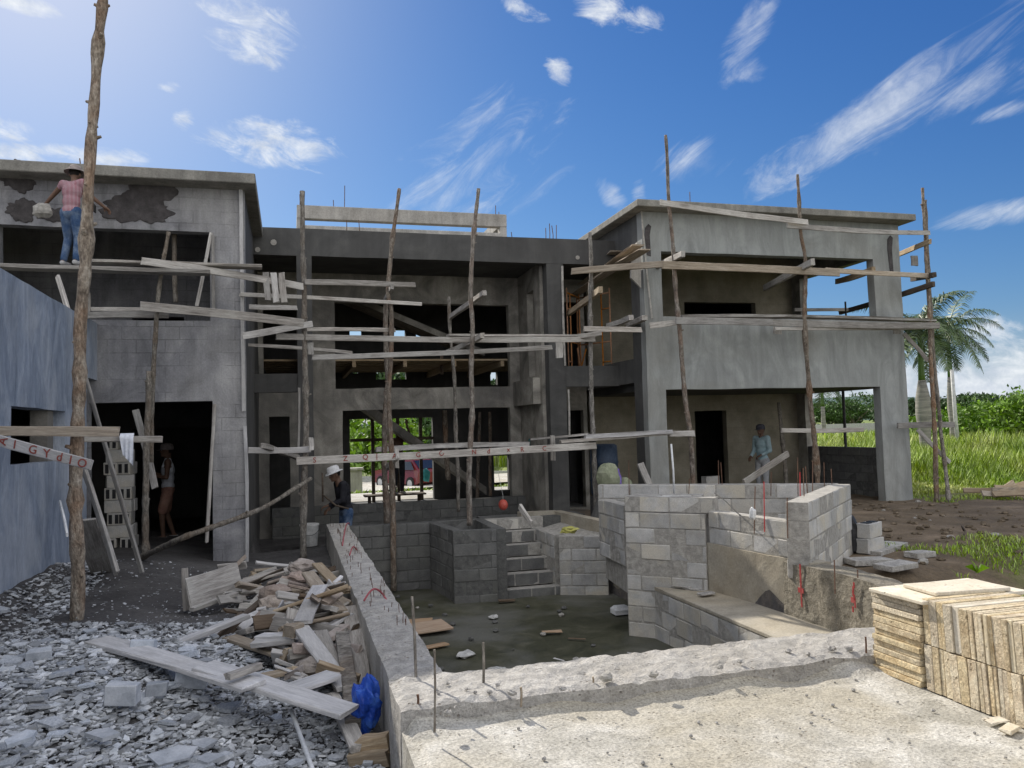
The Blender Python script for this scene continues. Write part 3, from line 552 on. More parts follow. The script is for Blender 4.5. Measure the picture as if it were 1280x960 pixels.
# holes and marks on the dark beam
m = MB()
for x, y, r in ((322, 312, .05), (342, 303, .06), (722, 322, .045)): a = oY(x, y, YC-.004); m.tube([(a.x, YC-.012, a.z), (a.x, YC+.01, a.z)], r, 10)
hp('pipe_hole', m, 'concrete_pale')
a = oY(655, 553, YI-.012); me = text_mesh('8', .32); o = bpy.data.objects.new('paint_mark', me); COL.objects.link(o); me.materials.append(MT['teal_paint']); o.parent = house
o.matrix_world = Matrix.Translation(Vector((5.12, 17.2, 1.45))) @ Matrix.Rotation(R(-90), 4, 'Z') @ Matrix.Rotation(R(90), 4, 'X'); o['label'] = 'teal sprayed figure eight on the pier'
# pale corner battens used as plaster guides
def rod(x0, y0, Y0, x1, y1, Y1, r, mat, label, name='screed_rod', cat='rod', group=None, flat=True):
    a, b = oY(x0, y0, Y0), oY(x1, y1, Y1)
    if flat: return board(a, b, r*2, r*1.1, mat, label, name, cat, group)
    m = MB(); m.tube([a, (a+b)/2+Vector((.01, 0, .01)), b], r, 7); return tag(m.build(name, mat, origin=a, smooth=True), label, cat, group)
rod(305.3, 514, 12.96, 300.8, 228, 12.96, .028, 'wood_white', 'long pale upright batten on the corner of the left bay, reaching the roof')
rod(309, 702, 12.95, 306, 533, 12.95, .026, 'wood_white', 'pale upright batten on the corner of the left bay, down to the ground')
rod(258, 678, 12.9, 268, 505, 12.98, .024, 'wood_grey', 'thin leaning batten at the right jamb of the left doorway')
rod(246, 383, 12.9, 264, 291, 12.98, .026, 'wood_grey', 'slanting batten in the upper left opening')
rod(267, 386, 12.96, 266, 294, 12.96, .024, 'wood_grey', 'upright batten at the right edge of the upper left opening')
rod(111, 392, 12.4, 111, 366, 12.4, .022, 'wood_grey', 'short upright stub above the upper left walkway')
rod(706.7, 457, 15.97, 702.5, 333, 15.97, .022, 'concrete_pale', 'pale upright batten on the right column of the centre bay, upper')
rod(712, 545, 15.97, 710.5, 487, 15.97, .02, 'concrete_pale', 'pale upright batten on the right column of the centre bay, lower')
rod(373, 563, 15.9, 374, 485, 15.9, .02, 'wood_grey', 'thin upright batten beside the left column of the centre bay')
rod(815, 398, 14.55, 801.5, 258, 14.57, .016, 'concrete_pale', 'pale batten down the near corner of the right bay')
# ------------------------------------------------------------------ side building on the left
sb = empty('side_building', (-2.85, 8, 0), 'blue grey plastered low building with a small window, along the left edge', 'building')
XW = -2.75; wz0, wz1 = 1.66, 2.27; wy0 = oX(13, 545, XW).y; wy1 = oX(81, 545, XW).y
m = MB(); wall(m, 'x', XW, -.22, -2, 12.38, -.2, 3.62, [(wy0, wy1, wz0, wz1)], step=.3, jit=.01); wall(m, 'x', XW, -.22, 12.38, 13.0, 2.78, 3.62, step=.3)
o = m.build('wall', 'plaster_blue', sb)
m = MB(); wall(m, 'x', -5.2, .2, -2, 12.9, -.2, 3.5); wall(m, 'y', 12.5, .2, -5, -2.97, -.2, 2.78); wall(m, 'y', -2.0, .2, -5, -2.97, -.2, 3.5); m.build('inner_wall', 'plaster_dark', sb)
m = MB(); m.bx(-5.3, -2.98, -2, 12.99, 3.3, 3.5); m.build('roof_slab', 'roof_concrete', sb)
m = MB(); m.bx(-2.99, -2.80, wy1-.55, wy1-.32, wz0, wz1); m.bx(-2.97, -2.90, wy1-.3, wy1, wz0, wz1); tag(m.build('window_jamb', 'plaster_mid', sb), 'rough unpainted jamb in the window')
# ================================================================== the pool
TOPZ = .38
def rough_strip(name, mat, x0, x1, y0, y1, zb, zt, label, cat, amp=.02, step=.055, side_mat=None, parent=None):
    """poured concrete with a rough top"""
    m = MB(); nx_ = max(2, int((x1-x0)/step)); ny_ = max(2, int((y1-y0)/step)); ix = {}
    for j in range(ny_+1):
        for i in range(nx_+1):
            x = x0+(x1-x0)*i/nx_; y = y0+(y1-y0)*j/ny_; e = i in (0, nx_) or j in (0, ny_)
            z = zt + amp*1.3*nz((x*5, y*5, 2)) + amp*nz((x*16, y*16, 5)) - (amp*.9 if e else 0)
            ox = amp*.7*nz((x*3, y*3, 8)) if e else 0; oy = amp*.7*nz((x*3, y*3, 12)) if e else 0
            m.v.append((x+ox, y+oy, z))
    w_ = nx_+1
    for j in range(ny_):
        for i in range(nx_): m.f.append((j*w_+i, j*w_+i+1, (j+1)*w_+i+1, (j+1)*w_+i)); m.mi.append(0)
    rim = [i for i in range(w_)]+[j*w_+nx_ for j in range(1, ny_+1)]+[ny_*w_+i for i in range(nx_-1, -1, -1)]+[j*w_ for j in range(ny_-1, 0, -1)]
    prev = rim
    for k in range(1, 5):
        zz = zt-amp + (zb-zt+amp)*(k/4)**1.5; o_ = len(m.v)
        for r_ in rim: p = m.v[r_]; m.v.append((p[0]*.0+p[0]+.008*nz((p[0]*6, p[1]*6, zz*6)), p[1]+.008*nz((p[0]*6, p[1]*6, zz*6+9)), zz))
        cur = list(range(o_, o_+len(rim)))
        for a in range(len(rim)): b = (a+1) % len(rim); m.f.append((prev[a], cur[a], cur[b], prev[b])); m.mi.append(1)
        prev = cur
    o = m.build(name, [mat, side_mat or mat], parent); return tag(o, label, cat)
rough_strip('pool_wall', 'rough_concrete', .56, .90, 5.02, 13.85, -.9, .40, 'long poured pool wall with a rough white top running back from the near corner', 'wall', amp=.014, side_mat='concrete_pale')
rough_strip('pool_ledge', 'rough_concrete', .555, 5.6, 4.44, 5.02, -.9, .40, 'sunlit rough concrete ledge along the near edge of the pool', 'ledge', amp=.016, step=.05, side_mat='rough_concrete')
m = MB(); m.bx(.56, 9, -3, 4.44, -.6, .28)
nxd, nyd = 120, 110; o_ = len(m.v)
for j in range(nyd+1):
    for i in range(nxd+1):
        x = .57+8.4*i/nxd; y = -2.9+7.36*j/nyd; z = .293 + .006*nz((x*2, y*2, 0)) + .006*nz((x*9, y*9, 3)) + .07*max(0, 1-(4.46-y)/.22)**1.5*(.5+nz((x*2.5, 7, 7)))
        if i in (0, nxd) or j == 0: z = .275
        m.v.append((x, y, z))
for j in range(nyd):
    for i in range(nxd): a = o_+j*(nxd+1)+i; m.f.append((a, a+1, a+nxd+2, a+nxd+1)); m.mi.append(0)
tag(m.build('deck', 'deck'), kind='structure')
# pool floor: one slab with a shallow uneven skin of silt
m = MB(); nxp, nyp = 60, 120
for j in range(nyp+1):
    for i in range(nxp+1): x = .85+4.35*i/nxp; y = 4.9+9.0*j/nyp; m.v.append((x, y, -.8+.012*nz((x*1.5, y*1.5, 0))+.008*nz((x*7, y*7, 3))+.04*sst(1.6, .9, x)*sst(11, 13, y)))
m.f = [(j*(nxp+1)+i, j*(nxp+1)+i+1, (j+1)*(nxp+1)+i+1, (j+1)*(nxp+1)+i) for j in range(nyp) for i in range(nxp)]; m.mi = [0]*len(m.f)
tag(m.build('pool_floor', 'pool_floor', smooth=True), kind='structure')
def bwall(name, segs, label, cat='wall', mats=('block', 'mortar'), parent=None, sub=None):
    m = MB()
    for s in segs: blocks(m, *s[:4], **(s[4] if len(s) > 4 else {}))
    return tag(m.build(name, list(mats), parent), label, cat)
# back wall of the pool, box beside the steps
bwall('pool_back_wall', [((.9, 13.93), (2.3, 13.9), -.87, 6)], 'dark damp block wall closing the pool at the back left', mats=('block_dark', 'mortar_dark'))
pb_ = empty('block_box', (2.8, 13.2, -.8), 'square block box open on top, standing left of the pool steps', 'planter')
for nm, s in (('wall', ((2.53, 12.62), (2.37, 13.95))), ('wall', ((2.44, 12.54), (3.13, 12.47))), ('wall', ((3.2, 12.42), (3.2, 13.95))), ('wall', ((2.4, 14.0), (3.3, 14.0)))):
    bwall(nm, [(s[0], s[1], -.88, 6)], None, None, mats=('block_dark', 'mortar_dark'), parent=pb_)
m = MB(); m.bx(2.5, 3.1, 12.65, 13.9, -.5, .12); m.build('soil_fill', 'mortar_dark', pb_)
st_ = empty('pool_steps', (3.6, 12.6, -.8), 'flight of six rough block steps climbing out of the pool', 'steps')
for k in range(6):
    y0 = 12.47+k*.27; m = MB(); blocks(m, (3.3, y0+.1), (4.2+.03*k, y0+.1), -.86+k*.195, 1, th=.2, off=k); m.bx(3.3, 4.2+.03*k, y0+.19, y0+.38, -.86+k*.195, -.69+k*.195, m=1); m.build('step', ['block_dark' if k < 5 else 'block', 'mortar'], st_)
m = MB(); m.bx(3.3, 5.2, 13.95, 14.6, -.5, .3); m.build('landing', 'mortar_dark', st_)
pl = empty('retaining_wall', (4.6, 12.4, -.8), 'stepped low block wall right of the pool steps with soil behind it', 'wall')
m = MB(); blocks(m, (4.24, 12.62), (4.22, 13.9), -.86, 5); blocks(m, (4.2, 12.52), (4.93, 12.22), -.86, 5); m.build('block_face', ['block', 'mortar'], pl)
m = MB(); wall(m, 'x', 5.0, .2, 9.4, 12.2, -.86, .12, jit=.02, step=.2); m.build('rendered_face', 'pebble_render', pl)
m = MB(); m.prism([(4.35, 12.6), (4.95, 12.35), (5.15, 12.6), (4.9, 14.0), (4.35, 14.0)], -.8, [.03, .03, .2, .22, .1]); m.build('soil_fill', 'mortar', pl)
m = MB(); a, b, c, d = (4.0, 14.15), (4.75, 14.25), (5.15, 12.5), (5.1, 10.6)
for (p, q, z0_, z1_) in ((a, b, .38, .36), (b, c, .36, .30), (c, d, .30, .16)):
    u = Vector((q[0]-p[0], q[1]-p[1], 0)).normalized(); n_ = Vector((u.y, -u.x, 0))*.09
    m.prism([(p[0]-n_.x, p[1]-n_.y), (p[0]+n_.x, p[1]+n_.y), (q[0]+n_.x, q[1]+n_.y), (q[0]-n_.x, q[1]-n_.y)][::-1], [-.5]*4, [z1_, z1_, z0_, z0_])
tag(m.build('brown_wall', 'bench_render'), 'low brown rendered wall behind the steps, running to the white block planter', 'wall')
# eight sided planter of pale blocks on the right
P1, P2, P3, P4, P5 = (4.24, 9.80), (5.00, 9.06), (5.22, 7.48), (7.08, 9.20), (4.30, 11.0)
pt = empty('block_planter', (5.6, 9.2, 0), 'many sided planter of pale unplastered concrete blocks on the right of the pool', 'planter')
def pw(name, p0, p1, z0, n, label=None, **k): m = MB(); blocks(m, p0, p1, z0, n, **k); return tag(m.build(name, ['block', 'mortar'], pt), label)
pw('wall', P1, P2, -.82, 8, 'tall nearest corner wall facing the pool')
pw('wall', (4.27, 9.86), (5.12, 9.03), .78, 1, off=1, th=.2)
pw('wall', (4.42, 10.02), (5.2, 9.5), .78, 1, th=.2)
pw('wall', (4.32, 9.88), (4.38, 10.95), .05, 4, off=1)
pw('wall', (5.06, 9.0), (5.27, 7.6), .42, 2, 'two pale courses above the old rendered wall')
pw('wall', (5.12, 7.38), (7.08, 9.20), .25, 4, 'thick end wall pointing to the viewer', th=.24)
pw('wall', (5.46, 7.70), (7.08, 9.20), -.15, 2, th=.24)
pw('wall', (7.1, 9.28), (4.36, 11.08), .45, 3)
m = MB(); wall(m, 'x', 0, .26, 7.3, 9.06, -.25, .42, jit=.012, step=.12); m.v = [(x+4.945+(9.06-y)*.139, y, z) for x, y, z in m.v]; tag(m.build('rendered_base', 'bench_render', pt), 'brown rendered base course above the bench')
m = MB(); m.prism([P1, P2, (5.3, 7.6), (7.0, 9.2), (4.4, 11)], -.3, .32); m.build('soil_fill', 'mortar', pt)
m = MB(); wall(m, 'x', 5.085, .28, 4.6, 7.62, -.3, .405, jit=.022, step=.08); tag(m.build('pebble_wall', 'pebble_render'), 'low wall of coarse pebbly render with red spray marks, between planter and stone stack', 'wall')
bn = empty('pool_bench', (4.8, 7.2, -.8), 'long built in bench with a smooth brownish top and block front, inside the pool', 'bench')
m = MB(); blocks(m, (4.53, 9.5), (4.53, 5.0), -.84, 3, H=.213); m.build('block_face', ['block', 'mortar'], bn)
m = MB(); m.bx(4.44, 5.3, 4.9, 9.2, -.2, -.155, bev=.008); m.prism([(4.44, 9.2), (4.95, 9.2), (4.6, 9.55), (4.44, 9.6)], -.2, -.156); m.build('seat_slab', 'bench_render', bn)
# red spray marks
m = MB(); X_ = 5.07
def mark(x, y0, y1, wpx, X=X_):
    a, b = oX(x, y0, X), oX(x, y1, X); s = wpx/ppm(a); m.box(((a.x-.001), a.y, (a.z+b.z)/2), (.006, s, abs(a.z-b.z)))
mark(1000, 705, 758, 2.6); mark(1001, 735, 741, 11)
for k in range(7): mark(1066+random.uniform(-3, 3), 728+k*5, 735+k*5, 2.4)
m.box((5.07, oX(1066, 750, X_).y, oX(1066, 750, X_).z), (.006, .05, .05)); o = m.build('paint_mark', 'red_spray', bpy.data.objects['pebble_wall']); o['label'] = 'red sprayed crosses and dashes'
# ================================================================== scaffold
def pY(pts, Y): return [oY(x, y, Y if not hasattr(Y, '__len__') else Y[0]+(Y[1]-Y[0])*i/(len(pts)-1)) for i, (x, y) in enumerate(pts)]
pole([oZ(93, 783, .12)]+pY([(95, 700), (97, 600), (98, 500), (101, 400), (106, 330), (112, 230), (119, 120), (126, 30), (134, -45), (138, -120)], 8.55), .076, .05, 'bark_pale', 'thickest and tallest peeling pole, in front of the blue grey side building', n=14)
pole(pY([(182, 692), (181, 640), (183, 560), (186, 464)], 12.2), .055, .04, 'bark_grey', 'knotty lower pole standing before the left doorway')
pole(pY([(189, 578), (190, 520), (193, 450), (197, 380), (203, 330), (210, 290)], 12.3), .042, .03, 'bark_grey', 'slim upper pole lashed above the one at the left doorway')
pole(pY([(220, 378), (219, 350), (217, 292)], 13.35), .045, .04, 'bark_grey', 'short crooked prop inside the upper left opening')
pole(pY([(380, 700), (381, 600), (383, 520), (382, 430), (380, 370), (378, 300), (377, 239)], 12.9), .058, .042, 'bark_grey', 'straight pole at the left end of the centre bay, before its left column')
pole(pY([(492, 738), (491, 640), (489, 560), (486, 500), (489, 430), (489, 385), (485, 365), (491, 300), (499, 236)], 13.7), .058, .036, 'bark', 'crooked pole standing on the pool floor before the centre bay')
pole(pY([(483, 655), (481, 560), (484, 470), (481, 378)], 15.2), .07, .05, 'bark', 'thick split rear pole just behind the crooked pool pole')
pole(pY([(587, 657), (586, 600), (590, 520), (589, 460), (591, 410), (588, 365), (592, 300), (598, 236)], 13.3), .056, .036, 'bark', 'pole rising out of the square block box')
pole(pY([(573, 640), (571, 560), (568, 480), (563, 420), (561, 371)], 15.3), .045, .035, 'bark_grey', 'thinner rear pole left of the one in the block box')
pole(pY([(746, 655), (742, 560), (739, 480), (738, 400), (739, 340), (737, 291)], 13.8), .055, .04, 'bark_grey', 'pole left of the side opening of the right bay')
pole(pY([(868, 640), (864, 560), (856, 490), (850, 420), (844, 350), (838, 270), (832, 169)], 13.5), .058, .034, 'bark', 'tallest pole before the near corner of the right bay, rising far above its roof')
pole(pY([(1024, 640), (1018, 560), (1011, 480), (1005, 400), (1007, 330), (1001, 290), (997, 218)], 13.6), .062, .034, 'bark', 'pole before the middle of the right bay')
pole([oZ(1171, 627, .1)]+pY([(1168, 540), (1164, 450), (1161, 380), (1157, 310), (1153, 235)], 14.1), .06, .034, 'bark', 'left pole of the crossed pair at the right end of the scaffold')
pole([oZ(1187, 629, .1)]+pY([(1178, 560), (1170, 480), (1164, 400), (1160, 320), (1157, 250)], 14.25), .055, .03, 'bark_grey', 'right pole of the crossed pair at the right end of the scaffold')
pole(pY([(983, 640), (981, 580), (977, 540), (973, 503)], 16.2), .055, .05, 'bark_grey', 'short stub pole beside the worker in the right porch')
pole([oZ(176, 697, .3)]+[oY(225, 674, 10.6), oY(262, 660, 10.9), oY(330, 634, 11.9), oY(388, 598, 12.8)], .045, .035, 'bark_grey', 'bent pale pole sloping up from the ground to the centre bay, used as a rail', group=None)
for i, (pts, Y, r, lb) in enumerate([
    ([(560, 600), (556, 513)], 19.0, .07, 'round timber prop under the centre floor, left one of three'), ([(553, 468), (552, 440)], 19.5, .05, 'short prop in the upper centre opening'),
    ([(613, 620), (612, 515)], 19.4, .05, 'round timber prop under the centre floor, right one of three'), ([(597, 625), (600, 515)], 20.4, .05, 'round timber prop under the centre floor, rear one of three')]):
    pole(pY(pts, Y), r, r*.9, 'wood_dark' if 0 else 'bark', lb, name='timber_prop', cat='prop', group='timber props under the upper floor', knots=False)
def bd(x0, y0, Y0, x1, y1, Y1, hpx, t, mat, label, group='sawn boards nailed across the scaffold poles', up=None, name='scaffold_board'):
    a, b = oY(x0, y0, Y0), oY(x1, y1, Y1); h = hpx/ppm((a+b)/2)
    return board(a, b, h, t, mat, label, name, 'board', group, up or Vector((0, 0, 1)))
W, TN, WW, WD = 'wood_grey', 'wood_tan', 'wood_white', 'wood_dark'
B = [
 # left bay
 (2, 333, 12.0, 262, 341, 12.25, 5, .25, W, 'long walkway plank under the feet of the striped shirt worker'),
 (100, 327, 12.35, 327, 334, 12.45, 4, .22, W, 'rear walkway plank of the upper left level, ending right of the left bay'),
 (177, 326, 12.08, 379, 358, 12.75, 9, .03, W, 'sloping board falling to the right from the upper left walkway'),
 (107, 394, 12.35, 211, 394, 12.4, 8, .03, W, 'short board left of the slim pole, over the blue grey parapet'),
 (176, 383, 12.1, 379, 404, 12.75, 11, .03, W, 'wide pale board below the upper left opening'),
 (115, 387, 12.8, 200, 387, 12.8, 5, .1, W, 'plank end lying on the sill of the upper left opening'),
 (300, 368, 12.9, 527, 380, 13.62, 4.5, .04, W, 'thin board across the upper centre, lower of two'),
 (381, 353, 12.82, 519, 356, 13.6, 6.5, .03, W, 'board across the upper centre, higher of two'),
 (305, 383, 14.2, 371, 385, 14.6, 6, .03, W, 'dim short board behind the left end of the centre bay'),
 (303, 420, 12.5, 390, 405, 12.8, 8, .04, W, 'board rising right to the straight pole'),
 (345, 421, 12.82, 744, 424, 13.72, 7, .035, W, 'main long board across the centre bay at mid height'),
 (383, 412, 13.1, 494, 413, 13.8, 4.5, .04, W, 'short thin board just above the main middle board'),
 (390, 447, 12.98, 690, 434, 13.9, 6, .035, W, 'long board under the main middle board, rising right'),
 (306, 431, 13.8, 440, 441, 14.1, 4, .04, W, 'faint thin board falling right behind the straight pole'),
 (560, 419, 13.9, 735, 420, 14.2, 3, .2, W, 'walkway plank lying on the main middle board'),
 (722, 421, 13.7, 752, 416, 13.5, 6, .05, W, 'short board end at the right pole of the centre bay'),
 (310, 563, 12.82, 388, 562, 12.84, 7.5, .035, WW, 'clean pale board low on the left of the straight pole'),
 (329, 557, 12.4, 372, 572, 14.5, 6, .08, W, 'dark putlog end behind the clean pale board'),
 (665, 549, 14.4, 735, 543, 13.8, 3, .2, W, 'thin plank before the pier, left end of the low right walkway'),
 (731, 546, 13.7, 839, 540, 13.4, 5, .25, WW, 'pale walkway plank low at the near corner of the right bay'),
 (700, 552, 13.75, 836, 542, 13.45, 4, .2, W, 'lower walkway plank at the near corner of the right bay'),
 (836, 542, 13.4, 868, 542, 13.4, 7, .035, W, 'short board stub at the foot of the tallest pole'),
 (470, 562, 15.3, 660, 555, 15.4, 6, .2, W, 'dim rear plank behind the board with red letters'),
 # right bay
 (714, 339, 13.75, 828, 330, 13.35, 8, .035, TN, 'board from the side pole to the tallest pole, upper level'),
 (827, 331, 13.37, 1049, 341, 13.47, 9.5, .035, TN, 'long tan board across the upper opening of the right bay'),
 (1032, 338, 13.5, 1166, 345, 14.0, 6, .035, TN, 'tan board continuing right to the end poles, upper level'),
 (825, 253, 13.38, 1010, 278, 13.45, 7, .03, W, 'highest sloping board under the roof edge of the right bay'),
 (984, 282, 13.5, 1162, 291, 14.0, 6, .03, W, 'level board under the roof edge at the right end'),
 (730, 411, 13.72, 802, 412, 13.6, 6.5, .035, W, 'short board at the near corner of the right bay, mid level'),
 (812, 407, 13.6, 850, 402, 13.6, 7, .04, W, 'stubby board bridging to the tallest pole'),
 (845, 401, 13.36, 965, 403, 13.45, 8.5, .035, W, 'long board along the parapet of the right bay, left half'),
 (952, 403, 13.5, 1174, 407, 14.0, 8, .035, W, 'long board along the parapet of the right bay, right half'),
 (850, 396, 13.9, 1165, 401, 14.2, 3.5, .25, W, 'walkway plank lying along the parapet of the right bay'),
 (968, 411, 13.5, 1170, 409, 14.2, 4, .04, W, 'thin lower board along the parapet of the right bay'),
 (993, 387, 16.8, 1061, 387, 16.8, 4, .04, W, 'dark board seen through the upper right opening'),
 (977, 538, 14.5, 1079, 537, 14.5, 5.5, .035, W, 'level board across the lower opening of the right porch'),
 (1122, 532, 14.35, 1193, 531, 14.4, 7, .035, W, 'low board from the right corner column to the end poles'),
 (1130, 417, 14.3, 1160, 451, 14.15, 5, .035, W, 'diagonal brace high at the end poles'),
 (1147, 537, 14.4, 1187, 578, 14.3, 5, .035, W, 'diagonal brace low at the end poles'),
 (930, 603, 13.2, 985, 567, 13.6, 8, .04, W, 'board leaning up beside the worker in the pale blue shirt'),
]
for b in B: bd(*b)
PL = [  # putlogs: near end first
 (606, 366, 12.9, 562, 397, 15.4, 6, .07, W, 'putlog from the block box pole to its rear pole, upper'), (603, 419, 12.9, 560, 440, 15.4, 6, .07, W, 'putlog from the block box pole to its rear pole, lower'),
 (854, 317, 13.0, 820, 333, 14.7, 7, .08, W, 'putlog at the tallest pole, upper level'), (1016, 327, 13.0, 956, 360, 15.6, 8, .08, W, 'putlog poking through the upper opening beside the middle pole'),
 (1092, 337, 14.0, 1046, 352, 16.0, 7, .08, TN, 'short putlog left of the right corner column'), (1167, 355, 13.8, 1050, 391, 17.2, 6, .07, WD, 'long dark pole crossing the upper right opening'),
 (1163, 302, 13.8, 1124, 318, 15.6, 6, .05, TN, 'putlog over the top of the end poles'), (1168, 343, 13.7, 1140, 349, 15.4, 6, .08, WD, 'dark short putlog at the end poles, upper'), (751, 362, 13.3, 711, 392, 16.2, 7, .08, TN, 'putlog crossing the side pole in front of the orange frame'),
 (789, 397, 14.0, 760, 407, 16.0, 6, .1, W, 'plank end left of the near corner, left of two'), (806, 397, 13.8, 785, 407, 15.6, 6, .1, W, 'plank end at the near corner, right of two'), (490, 358, 13.3, 480, 378, 15.2, 6, .06, W, 'short putlog at the crooked pool pole'),
 (497, 570, 13.0, 484, 585, 15.2, 7, .06, W, 'low putlog at the crooked pool pole')]
for p in PL: bd(*p, group='short cross timbers of the scaffold')
for (x0, y0, x1, y1, Ya, Yb, lb) in ((806, 312, 716, 371, 13.7, 17.6, 'walkway plank beside the right bay side wall, outer of three'), (798, 306, 728, 355, 14.0, 17.9, 'walkway plank beside the right bay side wall, middle of three'), (770, 314, 744, 334, 15.6, 17.8, 'walkway plank beside the right bay side wall, inner of three')):
    a, b = oY(x0, y0, Ya), oY(x1, y1, Yb); board(a, b, .03, .24, TN, lb, 'scaffold_board', 'board', 'walkway planks beside the right bay')
m = MB(); a, b, c = oX(940, 373, 1), 0, 0
m = MB(); q = [oY(796, 303, 14.5), oY(801, 303, 14.5), oY(801.5, 360, 14.5), oY(789, 347, 14.5), oY(789, 328, 14.5)]; m.add([tuple(p) for p in q]+[(p.x, 14.56, p.z) for p in q], [(4, 3, 2, 1, 0), (5, 6, 7, 8, 9)]+[(i, (i+1) % 5, 5+(i+1) % 5, 5+i) for i in range(5)])
tag(m.build('guide_board', 'concrete_pale', origin=q[0]), 'pale upright panel fixed to the near corner of the right bay', 'panel')
# small blocks of wood at nailed joints
for x, y, Y, w_, h_, lb in ((968+4, 413, 14.3, 11, 9, 'wood block under the parapet board left of the middle pole'), (1121, 413, 14.4, 10, 9, 'wood block under the parapet board at the right column'), (389, 555, 12.75, 6, 16, 'upright cleat at the straight pole beside the red lettered board'),
                            (699, 437, 14.0, 9, 20, 'cleat hanging from the main middle board at its right end'), (691, 560, 13.9, 6, 30, 'cleat hanging under the red lettered board at its right end'), (388, 436, 12.95, 8, 14, 'cleat on the straight pole below the main middle board'), (496, 573, 13.5, 5, 24, 'cleat on the crooked pole behind the red lettered board'), (1143, 326, 14.3, 9, 12, 'cleat on the end poles, upper')):
    c = oY(x, y, Y); k = ppm(c); board(c-Vector((0, 0, h_/k/2)), c+Vector((0, 0, h_/k/2)), w_/k, .05, W, lb, 'wood_cleat', 'cleat', 'small wood cleats of the scaffold', up=Vector((1, 0, 0)))
for i, (x, dx) in enumerate(((332, 0), (342, 1), (352, 1))):
    a, b = oY(x, 341, 12.6), oY(x+3, 378-3*(i == 0), 12.55); board(b, a, 7.5/ppm(a), .03, W, ('left', 'middle', 'right')[i]+' of three short offcuts hanging over the sloping board', 'offcut_board', 'board', 'three offcuts over the sloping board', up=Vector((1, 0, 0)))
# lettered boards
def lettered(x0, y0, Y0, x1, y1, Y1, hpx, mat, label, letters, sz, pm):
    o = bd(x0, y0, Y0, x1, y1, Y1, hpx, .035, mat, label); L = (oY(x0, y0, Y0)-oY(x1, y1, Y1)).length; h = hpx/ppm((oY(x0, y0, Y0)+oY(x1, y1, Y1))/2)
    for ch, f, rot in letters:
        me = text_mesh(ch, h*sz, .001); q = bpy.data.objects.new('lettering', me); COL.objects.link(q); me.materials.append(MT[pm]); q.parent = o
        xs = [v.co.x for v in me.vertices]; ys = [v.co.y for v in me.vertices]; cx, cy = (min(xs)+max(xs))/2, (min(ys)+max(ys))/2
        q.matrix_local = Matrix.Translation((f*L, -.0235, 0)) @ Matrix.Rotation(R(90), 4, 'X') @ Matrix.Rotation(R(rot), 4, 'Z') @ Matrix.Translation((-cx, -cy, 0))
    return o
lettered(-32, 541, 8.45, 113, 581, 8.2, 13, 'wood_white', 'whitish board with dark red hand painted letters, nailed to the thickest pole', [('A', .255, 90), ('I', .36, 8), ('G', .515, 8), ('Y', .635, 14), ('d', .745, 6), ('I', .84, 6), ('O', .94, 4)], 1.15, 'red_faded')
lettered(371, 576, 12.8, 745, 557, 13.66, 9, 'wood_grey', 'long low board across the centre bay with faded red letters', [('S', .05, 0), ('Z', .14, 0), ('Q', .20, 0), ('|', .235, 0), ('A', .29, 0), ('G', .365, 0), ('C', .44, 40), ('N', .55, 0), ('d', .60, 0), ('x', .67, 0), ('R', .72, 0), ('C', .80, 0)], .95, 'red_faded')
bd(-30, 539, 8.46, 148, 540, 8.4, 12, .05, TN, 'brown clean board nailed level across the thickest pole')
bd(103, 549, 9.0, 201, 549, 9.6, 8, .04, W, 'grey board behind the thickest pole with a white cloth on it')
# white cloth hung over the board
m = MB(); c0 = oY(150, 546, 9.2); k = ppm(c0); nn = 10
for j in range(13):
    for i in range(nn+1):
        u = i/nn; v = j/12; lowr = .30+.10*u if True else 0; w0 = 16/k*(1-.25*v); x = c0.x+(.5*w0*0+ u*w0 + (.35*v*12/k)); z = c0.z+.01-v*(24+14*u)/k; y = 9.2-.04-.012*math.sin(u*17+v*3)*(.3+v); 
        if j == 0: y += .05; z = c0.z+.035
        m.v.append((x, y, z))
m.f = [(j*(nn+1)+i, j*(nn+1)+i+1, (j+1)*(nn+1)+i+1, (j+1)*(nn+1)+i) for j in range(12) for i in range(nn)]; m.mi = [0]*len(m.f)
tag(m.build('cloth', 'cloth_white', origin=c0, smooth=True), 'white cloth draped over the grey board before the block stack', 'cloth')
# leaning sticks on the left
rod(178, 716, 10.2, 102, 455, 10.9, .028, W, 'long thin batten leaning against the side building end, before the block stack', 'leaning_batten', 'batten')
rod(146, 716, 9.9, 102, 578, 10.6, .04, W, 'heavier dark batten leaning left of the block stack', 'leaning_batten', 'batten')
rod(84, 668, 8.2, 75, 627, 8.6, .018, 'white_plastic', 'short white stick leaning on the side building', 'leaning_stick', 'stick')
rod(85, 388, 11.6, 72, 346, 11.8, .035, W, 'slanting board end above the side building roof line', 'leaning_batten', 'batten')
a, b = oZ(130, 720, .2), oY(104, 650, 9.9); board(a, b, .26, .03, W, 'wide board leaning at the foot of the side building', 'leaning_board', 'board', up=Vector((1, .2, 0)))
bd(170, 513, 12.7, 194, 610, 12.6, 8, .04, W, 'dark board leaning inside the left doorway, by the tank top worker', group=None, up=Vector((1, 0, 0)))
